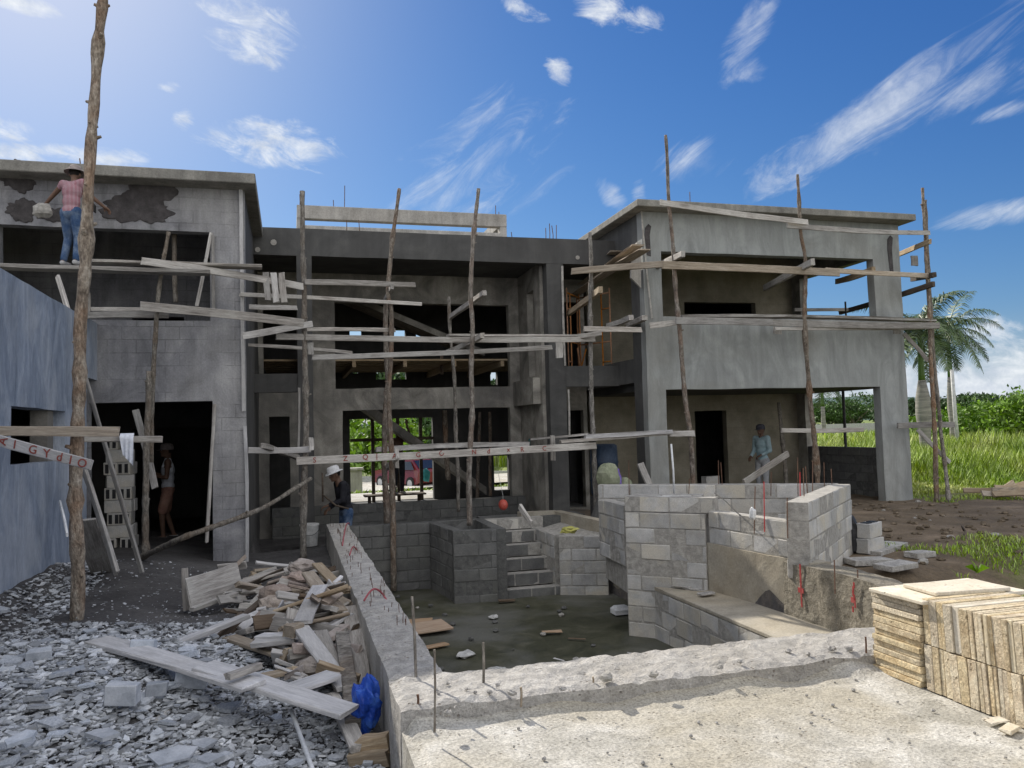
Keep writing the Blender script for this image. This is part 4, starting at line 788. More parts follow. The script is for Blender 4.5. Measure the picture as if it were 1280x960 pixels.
# stack of blocks in the left doorway
cbk = oY(150, 695, 13.9)
for k in range(10):
    for i, (dx, dy) in enumerate((((-.1, 0), (.1, 0)) if k % 2 else ((0, -.1), (0, .1)))):
        m = MB(); sx, sy = (.19, .39) if k % 2 else (.39, .19)
        if k == 9 and i: continue
        m.box((0, 0, 0), (sx, sy, .19), bev=.005, jit=.003)
        if k % 2:
            for q in (-.045, .045): m.box((q, -sy/2-.001, 0), (.05, .012, .14), m=1)  # black boxes on the face paint the shade inside the hollows
        o = m.build('concrete_block', ['block', 'black_plastic_and_hollows'], loc=(cbk.x+dx+random.uniform(-.03, .03)+.02*(k < 4), 13.9+dy, -.02+.1+k*.195)); o.rotation_euler.z = random.gauss(0, .05)
        tag(o, 'topmost concrete block of the stack in the left doorway' if k == 9 else ('right' if k % 2 and i else 'left' if k % 2 else 'rear' if i else 'front')+' grey block in the '+('bottom', 'second', 'third', 'fourth', 'fifth', 'sixth', 'seventh', 'eighth', 'ninth', 'top')[k]+' course of the doorway block stack', 'block', 'blocks stacked in the left doorway')
# orange tubular scaffold frames in the side opening
def mframe(xa, ya, xb, yb, z0, z1, label):
    e = empty('tube_scaffold', (xa, ya, z0), label, 'scaffold frame', 'orange steel scaffold frames'); A = Vector((xa, ya, 0)); Bv = Vector((xb, yb, 0)); r = .021
    def T(f, z): p = A+(Bv-A)*f; return (p.x, p.y, z)
    for nm, pp in (('post', [T(0, z0), T(0, z1)]), ('post', [T(1, z0), T(1, z1)]), ('top_rail', [T(0, z1-.1), T(1, z1-.1)]), ('rung', [T(0, z1-.45), T(.25, z1-.45)]), ('rung', [T(0, z0+.9), T(1, z0+.9)]), ('rung', [T(0, z0+.45), T(.25, z0+.45)]), ('inner_post', [T(.25, z1-.1), T(.25, z0+.2), T(.17, z0+.12), T(0, z0+.12)]), ('brace', [T(.75, z0+.8), T(1, z0+.2)])):
        m = MB(); m.tube(pp, r*.8, 8); m.build(nm, 'orange_paint', e, smooth=True)
a = oY(711, 460, 16.6); b = oY(770, 460, 16.6); tz = oY(711, 360, 16.6).z
mframe(a.x, 16.6, a.x+.55, 17.3, 2.9, tz, 'orange steel scaffold frame in the side opening, left of two'); mframe(b.x-.1, 16.6, b.x-.55, 17.5, 2.9, tz+.02, 'orange steel scaffold frame in the side opening, right of two')
m = MB(); a = oY(677, 470, 17.5)
for dx in (0, .16): m.tube([(a.x+dx, 17.4, 2.95), (a.x+dx, 17.4, 4.6)], .018, 7)
for z in (3.3, 3.7, 4.1, 4.5): m.tube([(a.x, 17.4, z), (a.x+.16, 17.4, z)], .014, 6)
tag(m.build('steel_ladder', 'rust', origin=(a.x, 17.4, 2.95), smooth=True), 'narrow rusty ladder behind the upper right column of the centre bay', 'ladder')
# posts behind the porch
m = MB(); a = oX(1057, 555, 12.95); m.tube([(12.95, a.y, 1.2), (12.95, a.y, 2.6)], .035, 7); tag(m.build('steel_post', 'steel_dark', origin=(12.95, a.y, 1.2)), 'dark thin post on the low block wall of the right porch', 'post')
m = MB(); a = oX(1057, 385, 12.95); m.tube([(12.95, a.y, 3.94), (12.95, a.y, 4.75)], .022, 7); m.tube([(12.95, a.y-1.1, 3.94), (12.95, a.y-1.0, 4.3)], .01, 5); tag(m.build('steel_post', 'steel_dark', origin=(12.95, a.y, 4)), 'dark thin post in the upper right opening', 'post')
# ================================================================== loose things
# ---- scrap wood pile
def bz(x0, y0, z0, x1, y1, z1, w_, t, mat, label, group='scrap wood thrown beside the pool wall', up=None, name='scrap_board', roll=0):
    a, b = oZ(x0, y0, z0), oZ(x1, y1, z1); d = (b-a).normalized(); nrm = Vector((0, 0, 1)) - d*d.z; nrm.normalize()
    if roll: nrm = Matrix.Rotation(R(roll), 3, d) @ nrm
    side = nrm.cross(d)   # plank width direction
    return board(a, b, w_, t, mat, label, name, 'board', group, up=side)
bz(122, 801, .34, 318, 858, .28, .2, .035, WW, 'longest pale plank lying over the rubble, left half', name='long_plank')
bz(255, 833, .32, 437, 890, .16, .21, .035, WW, 'longest pale plank lying over the rubble, right half', name='long_plank')
bz(285, 846, .35, 325, 832, .35, .06, .04, W, 'short offcut lying on the long pale planks')
bz(205, 811, .18, 308, 770, .28, .09, .045, WW, 'bluish square timber lying left of the scrap pile')
bz(240, 762, .15, 296, 742, .22, .08, .04, W, 'timber edge under the leaning plywood piece')
bz(303, 727, .2, 362, 712, .3, .3, .03, W, 'wide flat shuttering board at the back of the scrap pile')
bz(363, 739, .3, 412, 735, .32, .12, .04, TN, 'pinkish stained board high in the scrap pile'); bz(367, 750, .25, 405, 748, .28, .12, .05, TN, 'square brown timber end in the dark middle of the scrap pile', roll=20)
bz(318, 804, .22, 372, 798, .25, .16, .045, WW, 'pale board with square ends in the middle of the pile'); bz(325, 796, .24, 388, 794, .3, .12, .04, WW, 'upper pale board in the middle of the pile'); bz(360, 790, .33, 373, 786, .33, .12, .1, TN, 'short block of timber on top of the pile')
bz(287, 797, .15, 350, 818, .15, .14, .03, TN, 'brown board lying at the front of the pile'); bz(325, 798, .2, 395, 832, .12, .12, .04, 'paper', 'dull pink board sloping through the pile')
bz(374, 782, .35, 432, 860, .15, .13, .03, WW, 'long board falling forward with a red stain'); bz(400, 790, .3, 428, 862, .12, .12, .03, W, 'grey board beside the one with a red stain')
bz(362, 862, .2, 418, 843, .22, .2, .03, WW, 'split pale board with a red paint stripe, low in the pile'); o = bpy.context.scene.objects[-1] if 0 else None
bz(428, 795, .3, 441, 905, .05, .1, .08, 'bark_grey', 'thick weathered timber lying along the pool wall'); bz(436, 760, .3, 452, 858, .08, .14, .04, W, 'board wedged upright against the pool wall')
bz(385, 716, .42, 425, 765, .3, .14, .03, TN, 'tan board sloping down at the back right of the pile'); bz(396, 705, .42, 432, 740, .32, .12, .03, TN, 'tan board at the very back right of the pile'); bz(400, 733, .4, 378, 778, .38, .15, .03, WW, 'pale broken board on the crest of the pile')
bz(444, 934, -.02, 486, 926, .02, .12, .1, TN, 'square timber block by the blue bag, upper'); bz(440, 950, -.08, 486, 944, -.05, .12, .1, TN, 'square timber block by the blue bag, lower')
bz(415, 870, .1, 448, 935, 0, .1, .05, W, 'dark timber pointing at the blue bag'); bz(195, 905, .12, 219, 872, .12, .05, .03, W, 'small stick lying in the rubble')
bz(233, 815, .12, 170, 796, .2, .05, .04, W, 'thin stick half buried behind the long pale plank')
a, b = oZ(236, 764, .12), oZ(300, 745, .12); 
board(a+Vector((0, 0, .16)), b+Vector((0, 0, .2)), .34, .02, W, 'square sheet of grey plywood leaning at the left of the scrap pile', 'plywood_sheet', 'plywood', up=Vector((0, .35, 1)))
a = oZ(233, 762, .1); board(a, a+Vector((-.02, .02, .42)), .07, .05, W, 'short upright post left of the leaning plywood', 'wood_stub', 'post', up=Vector((1, 0, 0)))
for i in range(150):
    t = random.random(); cx = random.uniform(285, 446); cy = random.uniform(704, 850)
    if cx < 360 and cy > 790: continue
    z = .12+.22*math.exp(-((cx-400)/50)**2-((cy-745)/45)**2)+random.uniform(-.05, .06); p = oZ(cx, cy, z); ang = random.uniform(0, math.pi); L = random.uniform(.2, .85); d = Vector((math.cos(ang), math.sin(ang), random.uniform(-.35, .35)))*L/2
    if p.x+abs(d.x) > .50: p.x = .50-abs(d.x)
    board(p-d, p+d, random.choice([.05, .08, .1, .13]), random.choice([.02, .03, .045]), random.choice([W, W, W, WW, TN, WD, 'paper']), 'short broken piece of shuttering wood in the scrap pile', 'scrap_board', 'board', 'broken bits in the scrap pile', up=Vector((random.uniform(-1, 1), random.uniform(-1, 1), random.uniform(-.3, 1))))
# crumpled cement bags
def crumple(name, c, r, mat, label, cat, seed, group=None, amp=.35, n=18, sub=None):
    m = MB(); m.ball((0, 0, 0), 1, n); V = []
    for p in m.v:
        v = Vector(p); k = 1+amp*noise.noise(v*1.6+Vector((seed, 0, 0)))+amp*.55*abs(noise.noise(v*4+Vector((0, seed, 0)))); V.append((v.x*r[0]*k, v.y*r[1]*k, v.z*r[2]*k))
    m.v = V; o = m.build(name, mat, loc=c, smooth=False); o.rotation_euler.z = seed; return tag(o, label, cat, group)
for i, (x, y, z, s) in enumerate(((378, 708, .38, .16), (372, 722, .33, .13), (345, 741, .3, .15), (400, 757, .3, .13), (340, 757, .22, .17), (395, 832, .18, .12), (352, 760, .2, .12))):
    crumple('cement_bag', oZ(x, y, z), (s*1.2, s*.7, s*.5), 'paper', 'crumpled brown paper cement bag among the scrap wood' if i else 'pinkish crumpled cement bag on top of the scrap pile', 'paper bag', i+1, 'crumpled cement bags in the scrap pile')
p = oZ(458, 905, .02); crumple('plastic_bag', p+Vector((0, 0, .12)), (.075, .09, .15), 'blue_plastic', 'bright blue plastic bag between timbers and the pool wall', 'bag', 4, amp=.55, n=30)
crumple('plastic_bag', p+Vector((.0, .02, .27)), (.05, .05, .05), 'blue_plastic', None, None, 9).parent = None
bpy.data.objects.remove(bpy.data.objects['plastic_bag.001'])
a, b = oZ(364, 888, .12), oZ(392, 965, 0.02); m = MB(); m.tube([a, b, b+(b-a)*.5], .014, 9); tag(m.build('plastic_pipe', 'white_plastic', origin=a, smooth=True), 'white plastic pipe running to the bottom of the picture, over rubble', 'pipe')
# ---- rubble: broken stone slabs
def chip_mesh(seed, s=1.):
    r = random.Random(seed); n = r.choice([4, 5, 5, 6]); P = []
    for i in range(n): t = 2*math.pi*(i+r.uniform(-.3, .3))/n; q = r.uniform(.65, 1.1); P.append((math.cos(t)*q, math.sin(t)*q*r.uniform(.55, .9)))
    m = MB(); th = r.uniform(.13, .3); m.prism(P, [-th/2]*n, [th/2+r.uniform(-.03, .03) for _ in range(n)])
    return np.array(m.v), m.f
CH = [chip_mesh(i) for i in range(24)]
def in_rub(x, y):
    if x > .5 or x < -2.7 or y < 2.5 or y > 11.8: return 0
    d = 1.0
    if y > 8.3: d = .05+.3*(x < -2.2)
    elif y > 7.3: d = .35
    if x > -.3 and y > 6.3: d *= .6
    return d
def rotm(a, b, c): return np.array(Euler((a, b, c)).to_matrix())
chip_me = []
for k, (V, F) in enumerate(CH):
    me = bpy.data.meshes.new('slab_fragment'); me.from_pydata([tuple(v) for v in V], [], F); me.materials.append(MT['slab_piece']); chip_me.append(me)
cnt = 0
while cnt < 300:
    y = 3.6+random.random()**1.3*5.0; x = random.uniform(-2.7, .48)
    if random.random() > in_rub(x, y): continue
    s = random.choice([.035, .042, .05, .06, .07, .095]) * (1.0 if cnt > 40 else 1.35)
    o = bpy.data.objects.new('slab_fragment', random.choice(chip_me)); COL.objects.link(o); o.location = (x, y, gh(x, y)+.035+random.random()*.02); o.scale = (s, s, s*1.0)
    o.rotation_euler = (random.gauss(0, .22), random.gauss(0, .22), random.uniform(0, 6.3)); tag(o, 'grey broken slab fragment lying on the rubble by the pool wall', 'stone', 'broken slab fragments on the rubble'); cnt += 1
m = MB(); cnt = 0; VV = []; FF = []; o_ = 0
while cnt < 42000:
    y = 2.6+random.random()**1.25*9.2; x = random.uniform(-2.72, .52); dn = in_rub(x, y)
    if random.random() > dn: continue
    V, F = CH[random.randrange(24)]; s = random.choice([.007, .010, .013, .018, .023, .030, .040])
    if dn < .3: s *= .55
    elif random.random() < .08: s *= 1.6
    M_ = rotm(random.gauss(0, .2), random.gauss(0, .2), random.uniform(0, 6.3))
    VV.append(V@M_.T*s*np.array([1, 1, 1.1])+np.array([x, y, gh(x, y)+random.random()*.035])); FF += [tuple(i+o_ for i in f) for f in F]; o_ += len(V); cnt += 1
m.v = [tuple(v) for v in np.concatenate(VV)]; m.f = FF; m.mi = [0]*len(FF)
tag(m.build('rubble', 'rubble'), kind='stuff')
# larger pieces
for i, (x, y, s, lb, fl) in enumerate(((155, 873, .1, 'grey block piece left of the grooved one', 0), (178, 815, .09, 'bluish square block piece behind it all at mid left', 0), (240, 850, .11, 'grooved grey block piece touching the long pale plank', 1), (195, 868, .07, 'small cubic block piece beside the grooved one', 0), (215, 950, .15, 'largest flat bluish slab at the bottom of the picture', 2), (50, 825, .08, 'lone stone chunk at mid left of the rubble', 0), (130, 925, .12, 'flat white faced slab at lower left', 2), (255, 935, .1, 'flat slab right of the largest one', 2), (25, 930, .1, 'flat slab at the far lower left', 2), (265, 955, .09, 'tilted slab at the bottom right of the rubble', 2))):
    p = oZ(x, y, .15); z = gh(p.x, p.y); p = oZ(x, y, z+.05); m = MB()
    if fl == 2: V, F = CH[i]; m.add([tuple(v*s*np.array([1, 1, .8])) for v in V], F)
    else: m.box((0, 0, 0), (s*2, s*1.1, s*1.3), bev=.006, jit=.012)
    if fl == 1:
        for q in (-.5, 0, .5): m.box((q*s, -s*.56, 0), (.012, .012, s*1.2))
    o = m.build('stone_piece', 'slab_piece', loc=p+Vector((0, 0, .03))); o.rotation_euler = (random.uniform(-.25, .25), random.uniform(-.2, .2), random.uniform(-.5, .5)); tag(o, lb, 'stone', 'larger stone pieces in the rubble')
# ---- things on and in the pool
def hose(pts, lb, r=.009): m = MB(); m.tube(pts, r, 8); return tag(m.build('conduit_hose', 'hose_red', origin=pts[0], smooth=True), lb, 'hose', 'red hoses on the pool wall')
def arc(p, q, h, n=14, out=0): p, q = Vector(p), Vector(q); return [p+(q-p)*i/n+Vector((out*math.sin(math.pi*i/n), 0, h*math.sin(math.pi*i/n))) for i in range(n+1)]
a = oZ(455, 751, .42); hose(arc(a, oZ(478, 742, .43), .07)+arc(oZ(478, 742, .43), oX(507, 800, .93), .03)[1:], 'red hose arching over the pool wall top, nearest one')
a = oZ(437, 694, .42); hose(arc(a, oZ(445, 686, .42), .06, 8)+arc(oZ(445, 686, .42), oX(457, 716, .93), .03, 8)[1:], 'red hose arching over the pool wall top, middle one')
a = oZ(428, 682, .42); hose(arc(a, oZ(437, 655, .5), .12, 10), 'red hose looping up at the far end of the pool wall')
def spike(x, y, yt, lb, z=.4, r=.007, lean=(0, 0), mat='wood_tan', name='rebar_stake'):
    b = oZ(x, y, z); t = oY(x+lean[0], yt, b.y); m = MB(); m.tube([b-Vector((0, 0, .05)), (b+t)/2+Vector((.004, 0, 0)), t], r, 6); return tag(m.build(name, mat, origin=b), lb, 'stake', 'thin stakes on the pool ledge')
spike(520, 846, 746, 'tallest thin stake at the inner ledge corner, leaning left', lean=(-5, 0), r=.009, mat='bark_grey'); spike(543, 903, 812, 'thin stake at the near corner of the ledge', r=.006, mat='bark_grey'); spike(604, 854, 803, 'short stake right of the ledge corner', r=.008, mat='bark_grey')
spike(651, 872, 859, 'tiny stub in the middle of the ledge', r=.007); spike(741, 852, 846, 'tiny bent stub on the ledge by a stone', r=.006); spike(1082, 815, 796, 'short rusty stub near the stone stack', r=.006, mat='rust'); spike(522, 880, 868, 'dark tiny stub low on the ledge', mat='rust')
for i in range(70):
    y = random.uniform(6.2, 13.5); x = random.uniform(.6, .86); m = MB(); h = random.uniform(.02, .07); m.tube([(x, y, .36), (x+random.uniform(-.01, .01), y, .41+h)], .003, 4)
    tag(m.build('wire_stub', 'rust', origin=(x, y, .38)), 'short rusty wire stub sticking out of the rough pool wall top', 'wire', 'wire stubs along the pool wall top')
def stone(x, y, z, s, lb, mat='rough_concrete', grp=None): p = oZ(x, y, z); return crumple('loose_stone', p+Vector((0, 0, s*.3)), (s, s*.8, s*.6), mat, lb, 'stone', x, grp, amp=.5, n=10)
stone(758, 849, .42, .045, 'dark round stone on the ledge', 'mortar'); stone(817, 845, .42, .03, 'small stone on the ledge right of the dark one', 'mortar')
for i, (x, y) in enumerate(((583, 862), (594, 866), (622, 857), (560, 855), (612, 866), (548, 867), (703, 862), (900, 835), (925, 828), (985, 815), (1010, 818), (1040, 812), (1062, 812), (570, 885), (560, 893), (640, 868))): stone(x, y, .41, random.uniform(.012, .028), 'small lump of loose mortar on the ledge', grp='mortar lumps on the ledge')
for i in range(90):
    x = random.uniform(.8, 3.4); y = random.uniform(2.2, 4.3); s = random.uniform(.004, .013)
    o = crumple('pebble', (x, y, .3+s*.3), (s, s, s*.7), 'rough_concrete', 'tiny pebble loose on the sunlit deck', 'pebble', i, 'pebbles on the deck', amp=.4, n=6)
# pool floor litter
def flat(x, y, w_, l_, rot, th, mat, lb, name, cat, z=-.78, grp=None):
    p = oZ(x, y, z); m = MB(); m.box((0, 0, 0), (w_, l_, th), bev=min(.004, th/3), jit=.006); o = m.build(name, mat, loc=p+Vector((0, 0, th/2+.01))); o.rotation_euler = (random.uniform(-.02, .02), random.uniform(-.03, .03), R(rot)); return tag(o, lb, cat, grp)
flat(532, 786, .62, .55, 8, .025, 'orange_ply', 'larger brown plywood sheet on the pool floor', 'plywood_sheet', 'plywood', z=-.76); flat(518, 779, .5, .3, -14, .02, 'orange_ply', 'smaller brown plywood strip tucked behind the larger sheet', 'plywood_sheet', 'plywood', z=-.79); flat(545, 809, .32, .12, 20, .02, 'orange_ply', 'small brown board in front of the plywood sheets', 'plywood_sheet', 'plywood')
flat(690, 791, .26, .09, -8, .015, 'orange_ply', 'brown wood scrap in the middle of the pool floor', 'wood_scrap', 'wood scrap', grp='scraps on the pool floor'); flat(721, 800, .22, .03, -30, .015, 'wood_dark', 'dark stick right of the brown scrap on the pool floor', 'wood_scrap', 'wood scrap', grp='scraps on the pool floor')
flat(699, 826, .16, .02, -60, .012, WW, 'pale short stick lying near the front of the pool', 'wood_scrap', 'wood scrap', grp='scraps on the pool floor'); flat(774, 838, .38, .02, 12, .012, WW, 'long pale stick lying at the front right of the pool', 'wood_scrap', 'wood scrap', grp='scraps on the pool floor'); flat(791, 819, .15, .02, -50, .012, WW, 'pale stick by the bench foot', 'wood_scrap', 'wood scrap', grp='scraps on the pool floor'); flat(633, 752, .25, .1, 0, .02, 'wood_dark', 'dark wood scrap at the foot of the steps', 'wood_scrap', 'wood scrap', grp='scraps on the pool floor')
for i in range(46):
    x = random.uniform(1.2, 4.2); y = random.uniform(6, 13.3); s = random.uniform(.012, .05)
    crumple('loose_stone', (x, y, -.79+s*.3), (s, s, s*.6), 'mortar_dark' if i % 3 else 'mortar', 'small dark lump lying on the damp pool floor', 'stone', i*1.7, 'lumps on the pool floor', amp=.5, n=7)
p = oZ(776, 764, -.75); e = empty('foam_box', p, 'white foam food box on the pool floor by the planter', 'box'); m = MB()
m.prism([(p.x-.12, p.y-.1), (p.x+.12, p.y-.1), (p.x+.12, p.y+.1), (p.x-.12, p.y+.1)], p.z-.03, p.z+.03); m.build('tray', 'white_plastic', e); m = MB(); q = [(p.x-.125, p.y-.105, p.z+.032), (p.x+.125, p.y-.105, p.z+.032), (p.x+.125, p.y+.105, p.z+.032), (p.x-.125, p.y+.105, p.z+.032), (p.x-.08, p.y-.06, p.z+.08), (p.x+.08, p.y-.06, p.z+.08), (p.x+.08, p.y+.06, p.z+.08), (p.x-.08, p.y+.06, p.z+.08)]
m.add(q, [(3, 2, 1, 0), (4, 5, 6, 7), (0, 1, 5, 4), (1, 2, 6, 5), (2, 3, 7, 6), (3, 0, 4, 7)]); m.build('lid', 'white_plastic', e)
for x, y, s, lb in ((530, 727, .11, 'white crumpled foam dish at the back left of the pool floor'), (582, 818, .13, 'pale clear plastic scrap near the pool ledge'), (624, 838, .12, 'white crumpled plastic sheet against the pool ledge'), (617, 771, .09, 'grey flattened paper in the middle of the pool')): crumple('plastic_scrap', oZ(x, y, -.77), (s, s*.7, s*.22), 'white_dirty', lb, 'litter', x, 'plastic litter in the pool', amp=.6, n=12)
crumple('rag', oZ(712, 664, .18)+Vector((0, 0, .02)), (.15, .1, .05), 'yellow', 'yellow green rag on the soil right of the pool steps', 'rag', 3, amp=.6, n=12)
bd(650, 633, 13.5, 664, 655, 13.1, 8, .05, W, 'board leaning on top of the pool steps', group=None)
crumple('rubble_heap', oZ(850, 733, -.15), (.3, .12, .04), 'rough_concrete', 'small heap of mortar crumbs at the back end of the bench', 'heap', 2, amp=.6, n=16); flat(883, 744, .2, .1, 10, .02, 'rough_concrete', 'flat stone piece lying on the bench', 'stone_piece', 'stone', z=-.14)
# float hung by the house
c = oY(629, 631, 14.2); m = MB(); m.ball(c, (.088, .088, .1), 16); e = tag(m.build('float_ball', 'red_ball', origin=c, smooth=True), 'round red plastic float hanging above the pool steps', 'float'); m = MB(); m.tube([c+Vector((0, 0, .09)), c+Vector((0, 0, .17)), c+Vector((.0, .3, .55))], .004, 5); m.build('string', 'white_dirty', e)
# bucket
p = oZ(387, 682, -.0); e = empty('paint_bucket', p, 'dirty white bucket standing by the left column of the centre bay', 'bucket'); m = MB(); k = 16; rr = [(.13, 0), (.155, .34), (.165, .34), (.165, .37), (.145, .37), (.14, .3), (.0, .3)]
m.tube([p+Vector((0, 0, z)) for r_, z in rr[:5]], [r_ for r_, z in rr[:5]], k, cap=False); m.add([tuple(p+Vector((math.cos(2*math.pi*i/k)*.14, math.sin(2*math.pi*i/k)*.14, .3))) for i in range(k)], [tuple(range(k))]); m.build('pail', 'white_dirty', e, smooth=False)
m = MB(); m.tube([p+Vector((.165*math.cos(t), -.165*math.sin(t)*.3-.13, .33-.14*math.sin(t))) for t in np.linspace(0, math.pi, 10)], .004, 5); m.build('handle', 'steel_dark', e)
# containers behind the planter
Yc = 13.0
def lathe(m, p, prof, n=18, mt=0):
    p = Vector(p); o = len(m.v)
    for r_, z in prof:
        for i in range(n): t = 2*math.pi*i/n; m.v.append((p.x+math.cos(t)*r_, p.y+math.sin(t)*r_, p.z+z))
    for j in range(len(prof)-1):
        for i in range(n): m.f.append((o+j*n+i, o+j*n+(i+1) % n, o+(j+1)*n+(i+1) % n, o+(j+1)*n+i)); m.mi.append(mt)
    m.f.append(tuple(o+i for i in reversed(range(n)))); m.f.append(tuple(o+(len(prof)-1)*n+i for i in range(n))); m.mi += [mt, mt]
c = oY(756, 610, 14.0); m = MB(); lathe(m, (c.x, 14.0, .62), [(.24, 0), (.26, .05), (.26, .25), (.275, .28), (.26, .31), (.26, .58), (.275, .61), (.26, .64), (.25, .92), (.2, .95)]); tag(m.build('plastic_drum', 'drum_blue', origin=(c.x, 14, .62), smooth=True), 'blue plastic drum behind the left corner of the planter', 'drum')
m = MB(); lathe(m, (c.x, 14.0, .1), [(.28, 0), (.28, .5), (.2, .52)]); tag(m.build('drum_stand', 'steel_dark', origin=(c.x, 14, .1)), 'dark stand under the blue drum', 'stand')
c = oY(760, 591, 13.3); crumple('full_sack', (c.x, 13.3, c.z-.08), (.22, .2, .27), 'sack', 'bulging pale green sack behind the planter corner', 'sack', 2, amp=.15); c = oY(780, 602, 13.4); crumple('full_sack', (c.x, 13.4, c.z-.1), (.16, .15, .18), 'sack', 'smaller pale sack right of the bulging green one', 'sack', 5, amp=.15)
c = oY(773, 600, 13.2); m = MB(); lathe(m, (c.x, 13.2, c.z-.16), [(.05, 0), (.055, .03), (.055, .22), (.03, .28), (.022, .32), (.022, .36)], 12); tag(m.build('plastic_bottle', 'purple', origin=(c.x, 13.2, c.z), smooth=True), 'purple plastic bottle between the two sacks', 'bottle')
m = MB(); lathe(m, (c.x, 13.35, .1), [(.5, 0), (.45, .2), (.3, max(.3, c.z-.36))]); tag(m.build('soil_heap', 'mortar_dark', origin=(c.x, 13.35, .1)), 'dark heap under the sacks behind the planter', 'heap')
rod(843, 625, 10.1, 839, 555, 10.1, .014, 'white_plastic', 'thin white plastic rod standing at the planter corner', 'plastic_rod', 'rod', flat=False)
bd(800, 579, 13.2, 818, 620, 13.0, 9, .05, W, 'pale board leaning behind the planter by the corner column', group=None, up=Vector((1, 0, 0)))
# rebar in the planter walls
for i, (x, y, yt, z, mt, ln) in enumerate(((1000, 640, 590, .8, 'red_paint', 0), (997, 606, 572, 1.05, 'rust', 0), (1009, 607, 583, 1.05, 'rust', -2), (1015, 612, 576, 1.05, 'rust', 1), (1005, 620, 585, 1.05, 'rust', -1), (903, 605, 578, 1.05, 'rust', -2), (898, 605, 575, 1.05, 'rust', 0), (955, 648, 602, .82, 'red_paint', 0), (942, 650, 608, .82, 'rust', 2), (984, 655, 622, .82, 'rust', 0), (1030, 605, 578, 1.05, 'rust', 0), (786, 606, 575, 1.05, 'rust', 0), (1043, 722, 700, .42, 'rust', 0), (1072, 722, 712, .42, 'rust', 0), (963, 606, 590, 1.05, 'rust', 1), (1040, 605, 586, 1.05, 'rust', -1), (860, 613, 598, 1.0, 'rust', 2))):
    b = oZ(x, y, z); t = oY(x+ln, yt, b.y); m = MB(); m.tube([b-Vector((0, 0, .15)), t], .006, 5); tag(m.build('rebar_rod', mt, origin=b), ('red' if mt == 'red_paint' else 'rusty')+' reinforcing rod standing in the planter blocks', 'rod', 'rods standing in the planter')
a, b = oZ(893, 616, 1.02), oZ(925, 644, .85); m = MB(); m.tube([a, (a+b)/2+Vector((0, 0, .02)), b], .007, 5); tag(m.build('rebar_rod', 'steel_dark', origin=a), 'dark rod lying slanted across the planter wall top', 'rod')
crumple('plastic_bottle', oZ(941, 648, .84)+Vector((0, 0, .05)), (.04, .04, .07), 'white_plastic', 'crushed clear plastic bottle on the planter wall', 'bottle', 3, amp=.3, n=10)
# distant block and screed pieces around the right yard
def cblock(p, rz, lb, lie=0, grp='loose concrete blocks in the right yard'):
    m = MB(); m.box((0, 0, 0), (.39, .18, .19), bev=.006, jit=.004)
    for q in (-.09, .09): m.box((q, 0, .096 if not lie else .0), (.12, .11, .012) if not lie else (.12, .185, .12), m=1)  # hollows of the block: their shade is painted as black boxes
    o = m.build('concrete_block', ['block', 'black_plastic_and_hollows'], loc=p); o.rotation_euler = (0, R(90) if lie == 2 else 0, R(rz)); return tag(o, lb, 'block', grp)
q = oZ(1088, 690, .15); cblock(q+Vector((0, 0, .095)), 20, 'lower concrete block beside the black plastic, right of the planter'); cblock(q+Vector((.02, .02, .29)), 28, 'upper concrete block beside the black plastic, right of the planter'); cblock(q+Vector((.12, .5, .1)), 70, 'concrete block behind the two stacked ones')
q2 = oZ(1062, 690, .15); cblock(q2+Vector((.1, .25, .1)), 80, 'dark block half hidden by the black plastic'); crumple('black_sheet', q2+Vector((.06, -.02, .2)), (.13, .1, .24), 'black_plastic_and_hollows', 'crumpled black plastic sheet hung between blocks, right of the planter', 'plastic sheet', 3, amp=.5, n=18)
q = oZ(1093, 612, .12); cblock(q+Vector((0, 0, .19)), 60, 'single concrete block standing on end in the right porch', lie=2); q = oZ(888, 604, .1); cblock(oY(888, 600, 16.8), 10, 'lone concrete block in the black doorway of the right porch')
for i, (x, y, w_, l_, r_) in enumerate(((1105, 690, .9, .3, 28), (1085, 706, .5, .3, -8), (1150, 697, .35, .2, 10), (1120, 712, .5, .25, 15))): flat(x, y, w_, l_, r_, .07, 'rough_concrete', ('long broken concrete slab right of the stacked blocks', 'short broken slab before the stacked blocks', 'small slab in the dirt of the right yard', 'slab near the stone stack at the yard edge')[i], 'broken_slab', 'slab', z=.12, grp='broken slabs in the right yard')
for i in range(260):
    x = random.uniform(7.2, 13); y = random.uniform(8.2, 14.2); s = random.uniform(.012, .06)*(1.3 if x < 9 else 1); crumple('yard_stone', (x, y, gh(x, y)+s*.3), (s, s, s*.6), 'clod' if i % 17 else 'mortar', 'small stone lying in the brown dirt of the right yard', 'stone', i*2.3, 'small stones in the right yard', amp=.5, n=7)
a = oZ(1180, 678, .13); m = MB(); m.tube([a, a+Vector((.35, .02, .03)), a+Vector((.5, .12, .12)), a+Vector((.62, .3, .16)), a+Vector((.7, .35, .08))], .012, 6); tag(m.build('crooked_stick', 'wood_dark', origin=a, smooth=True), 'dark crooked stick lying in the right yard', 'stick')
for i in range(9):
    p = oZ(1268+random.uniform(-28, 14), 612+random.uniform(-6, 8), .25); ang = random.uniform(-.6, .6); d = Vector((math.cos(ang), math.sin(ang), random.uniform(-.1, .1)))*random.uniform(.3, .8); board(p-d, p+d, .12, .04, TN, 'weathered scrap board in the small pile at the grass edge', 'scrap_board', 'board', 'scrap boards at the grass edge', up=Vector((0, .5, 1)))
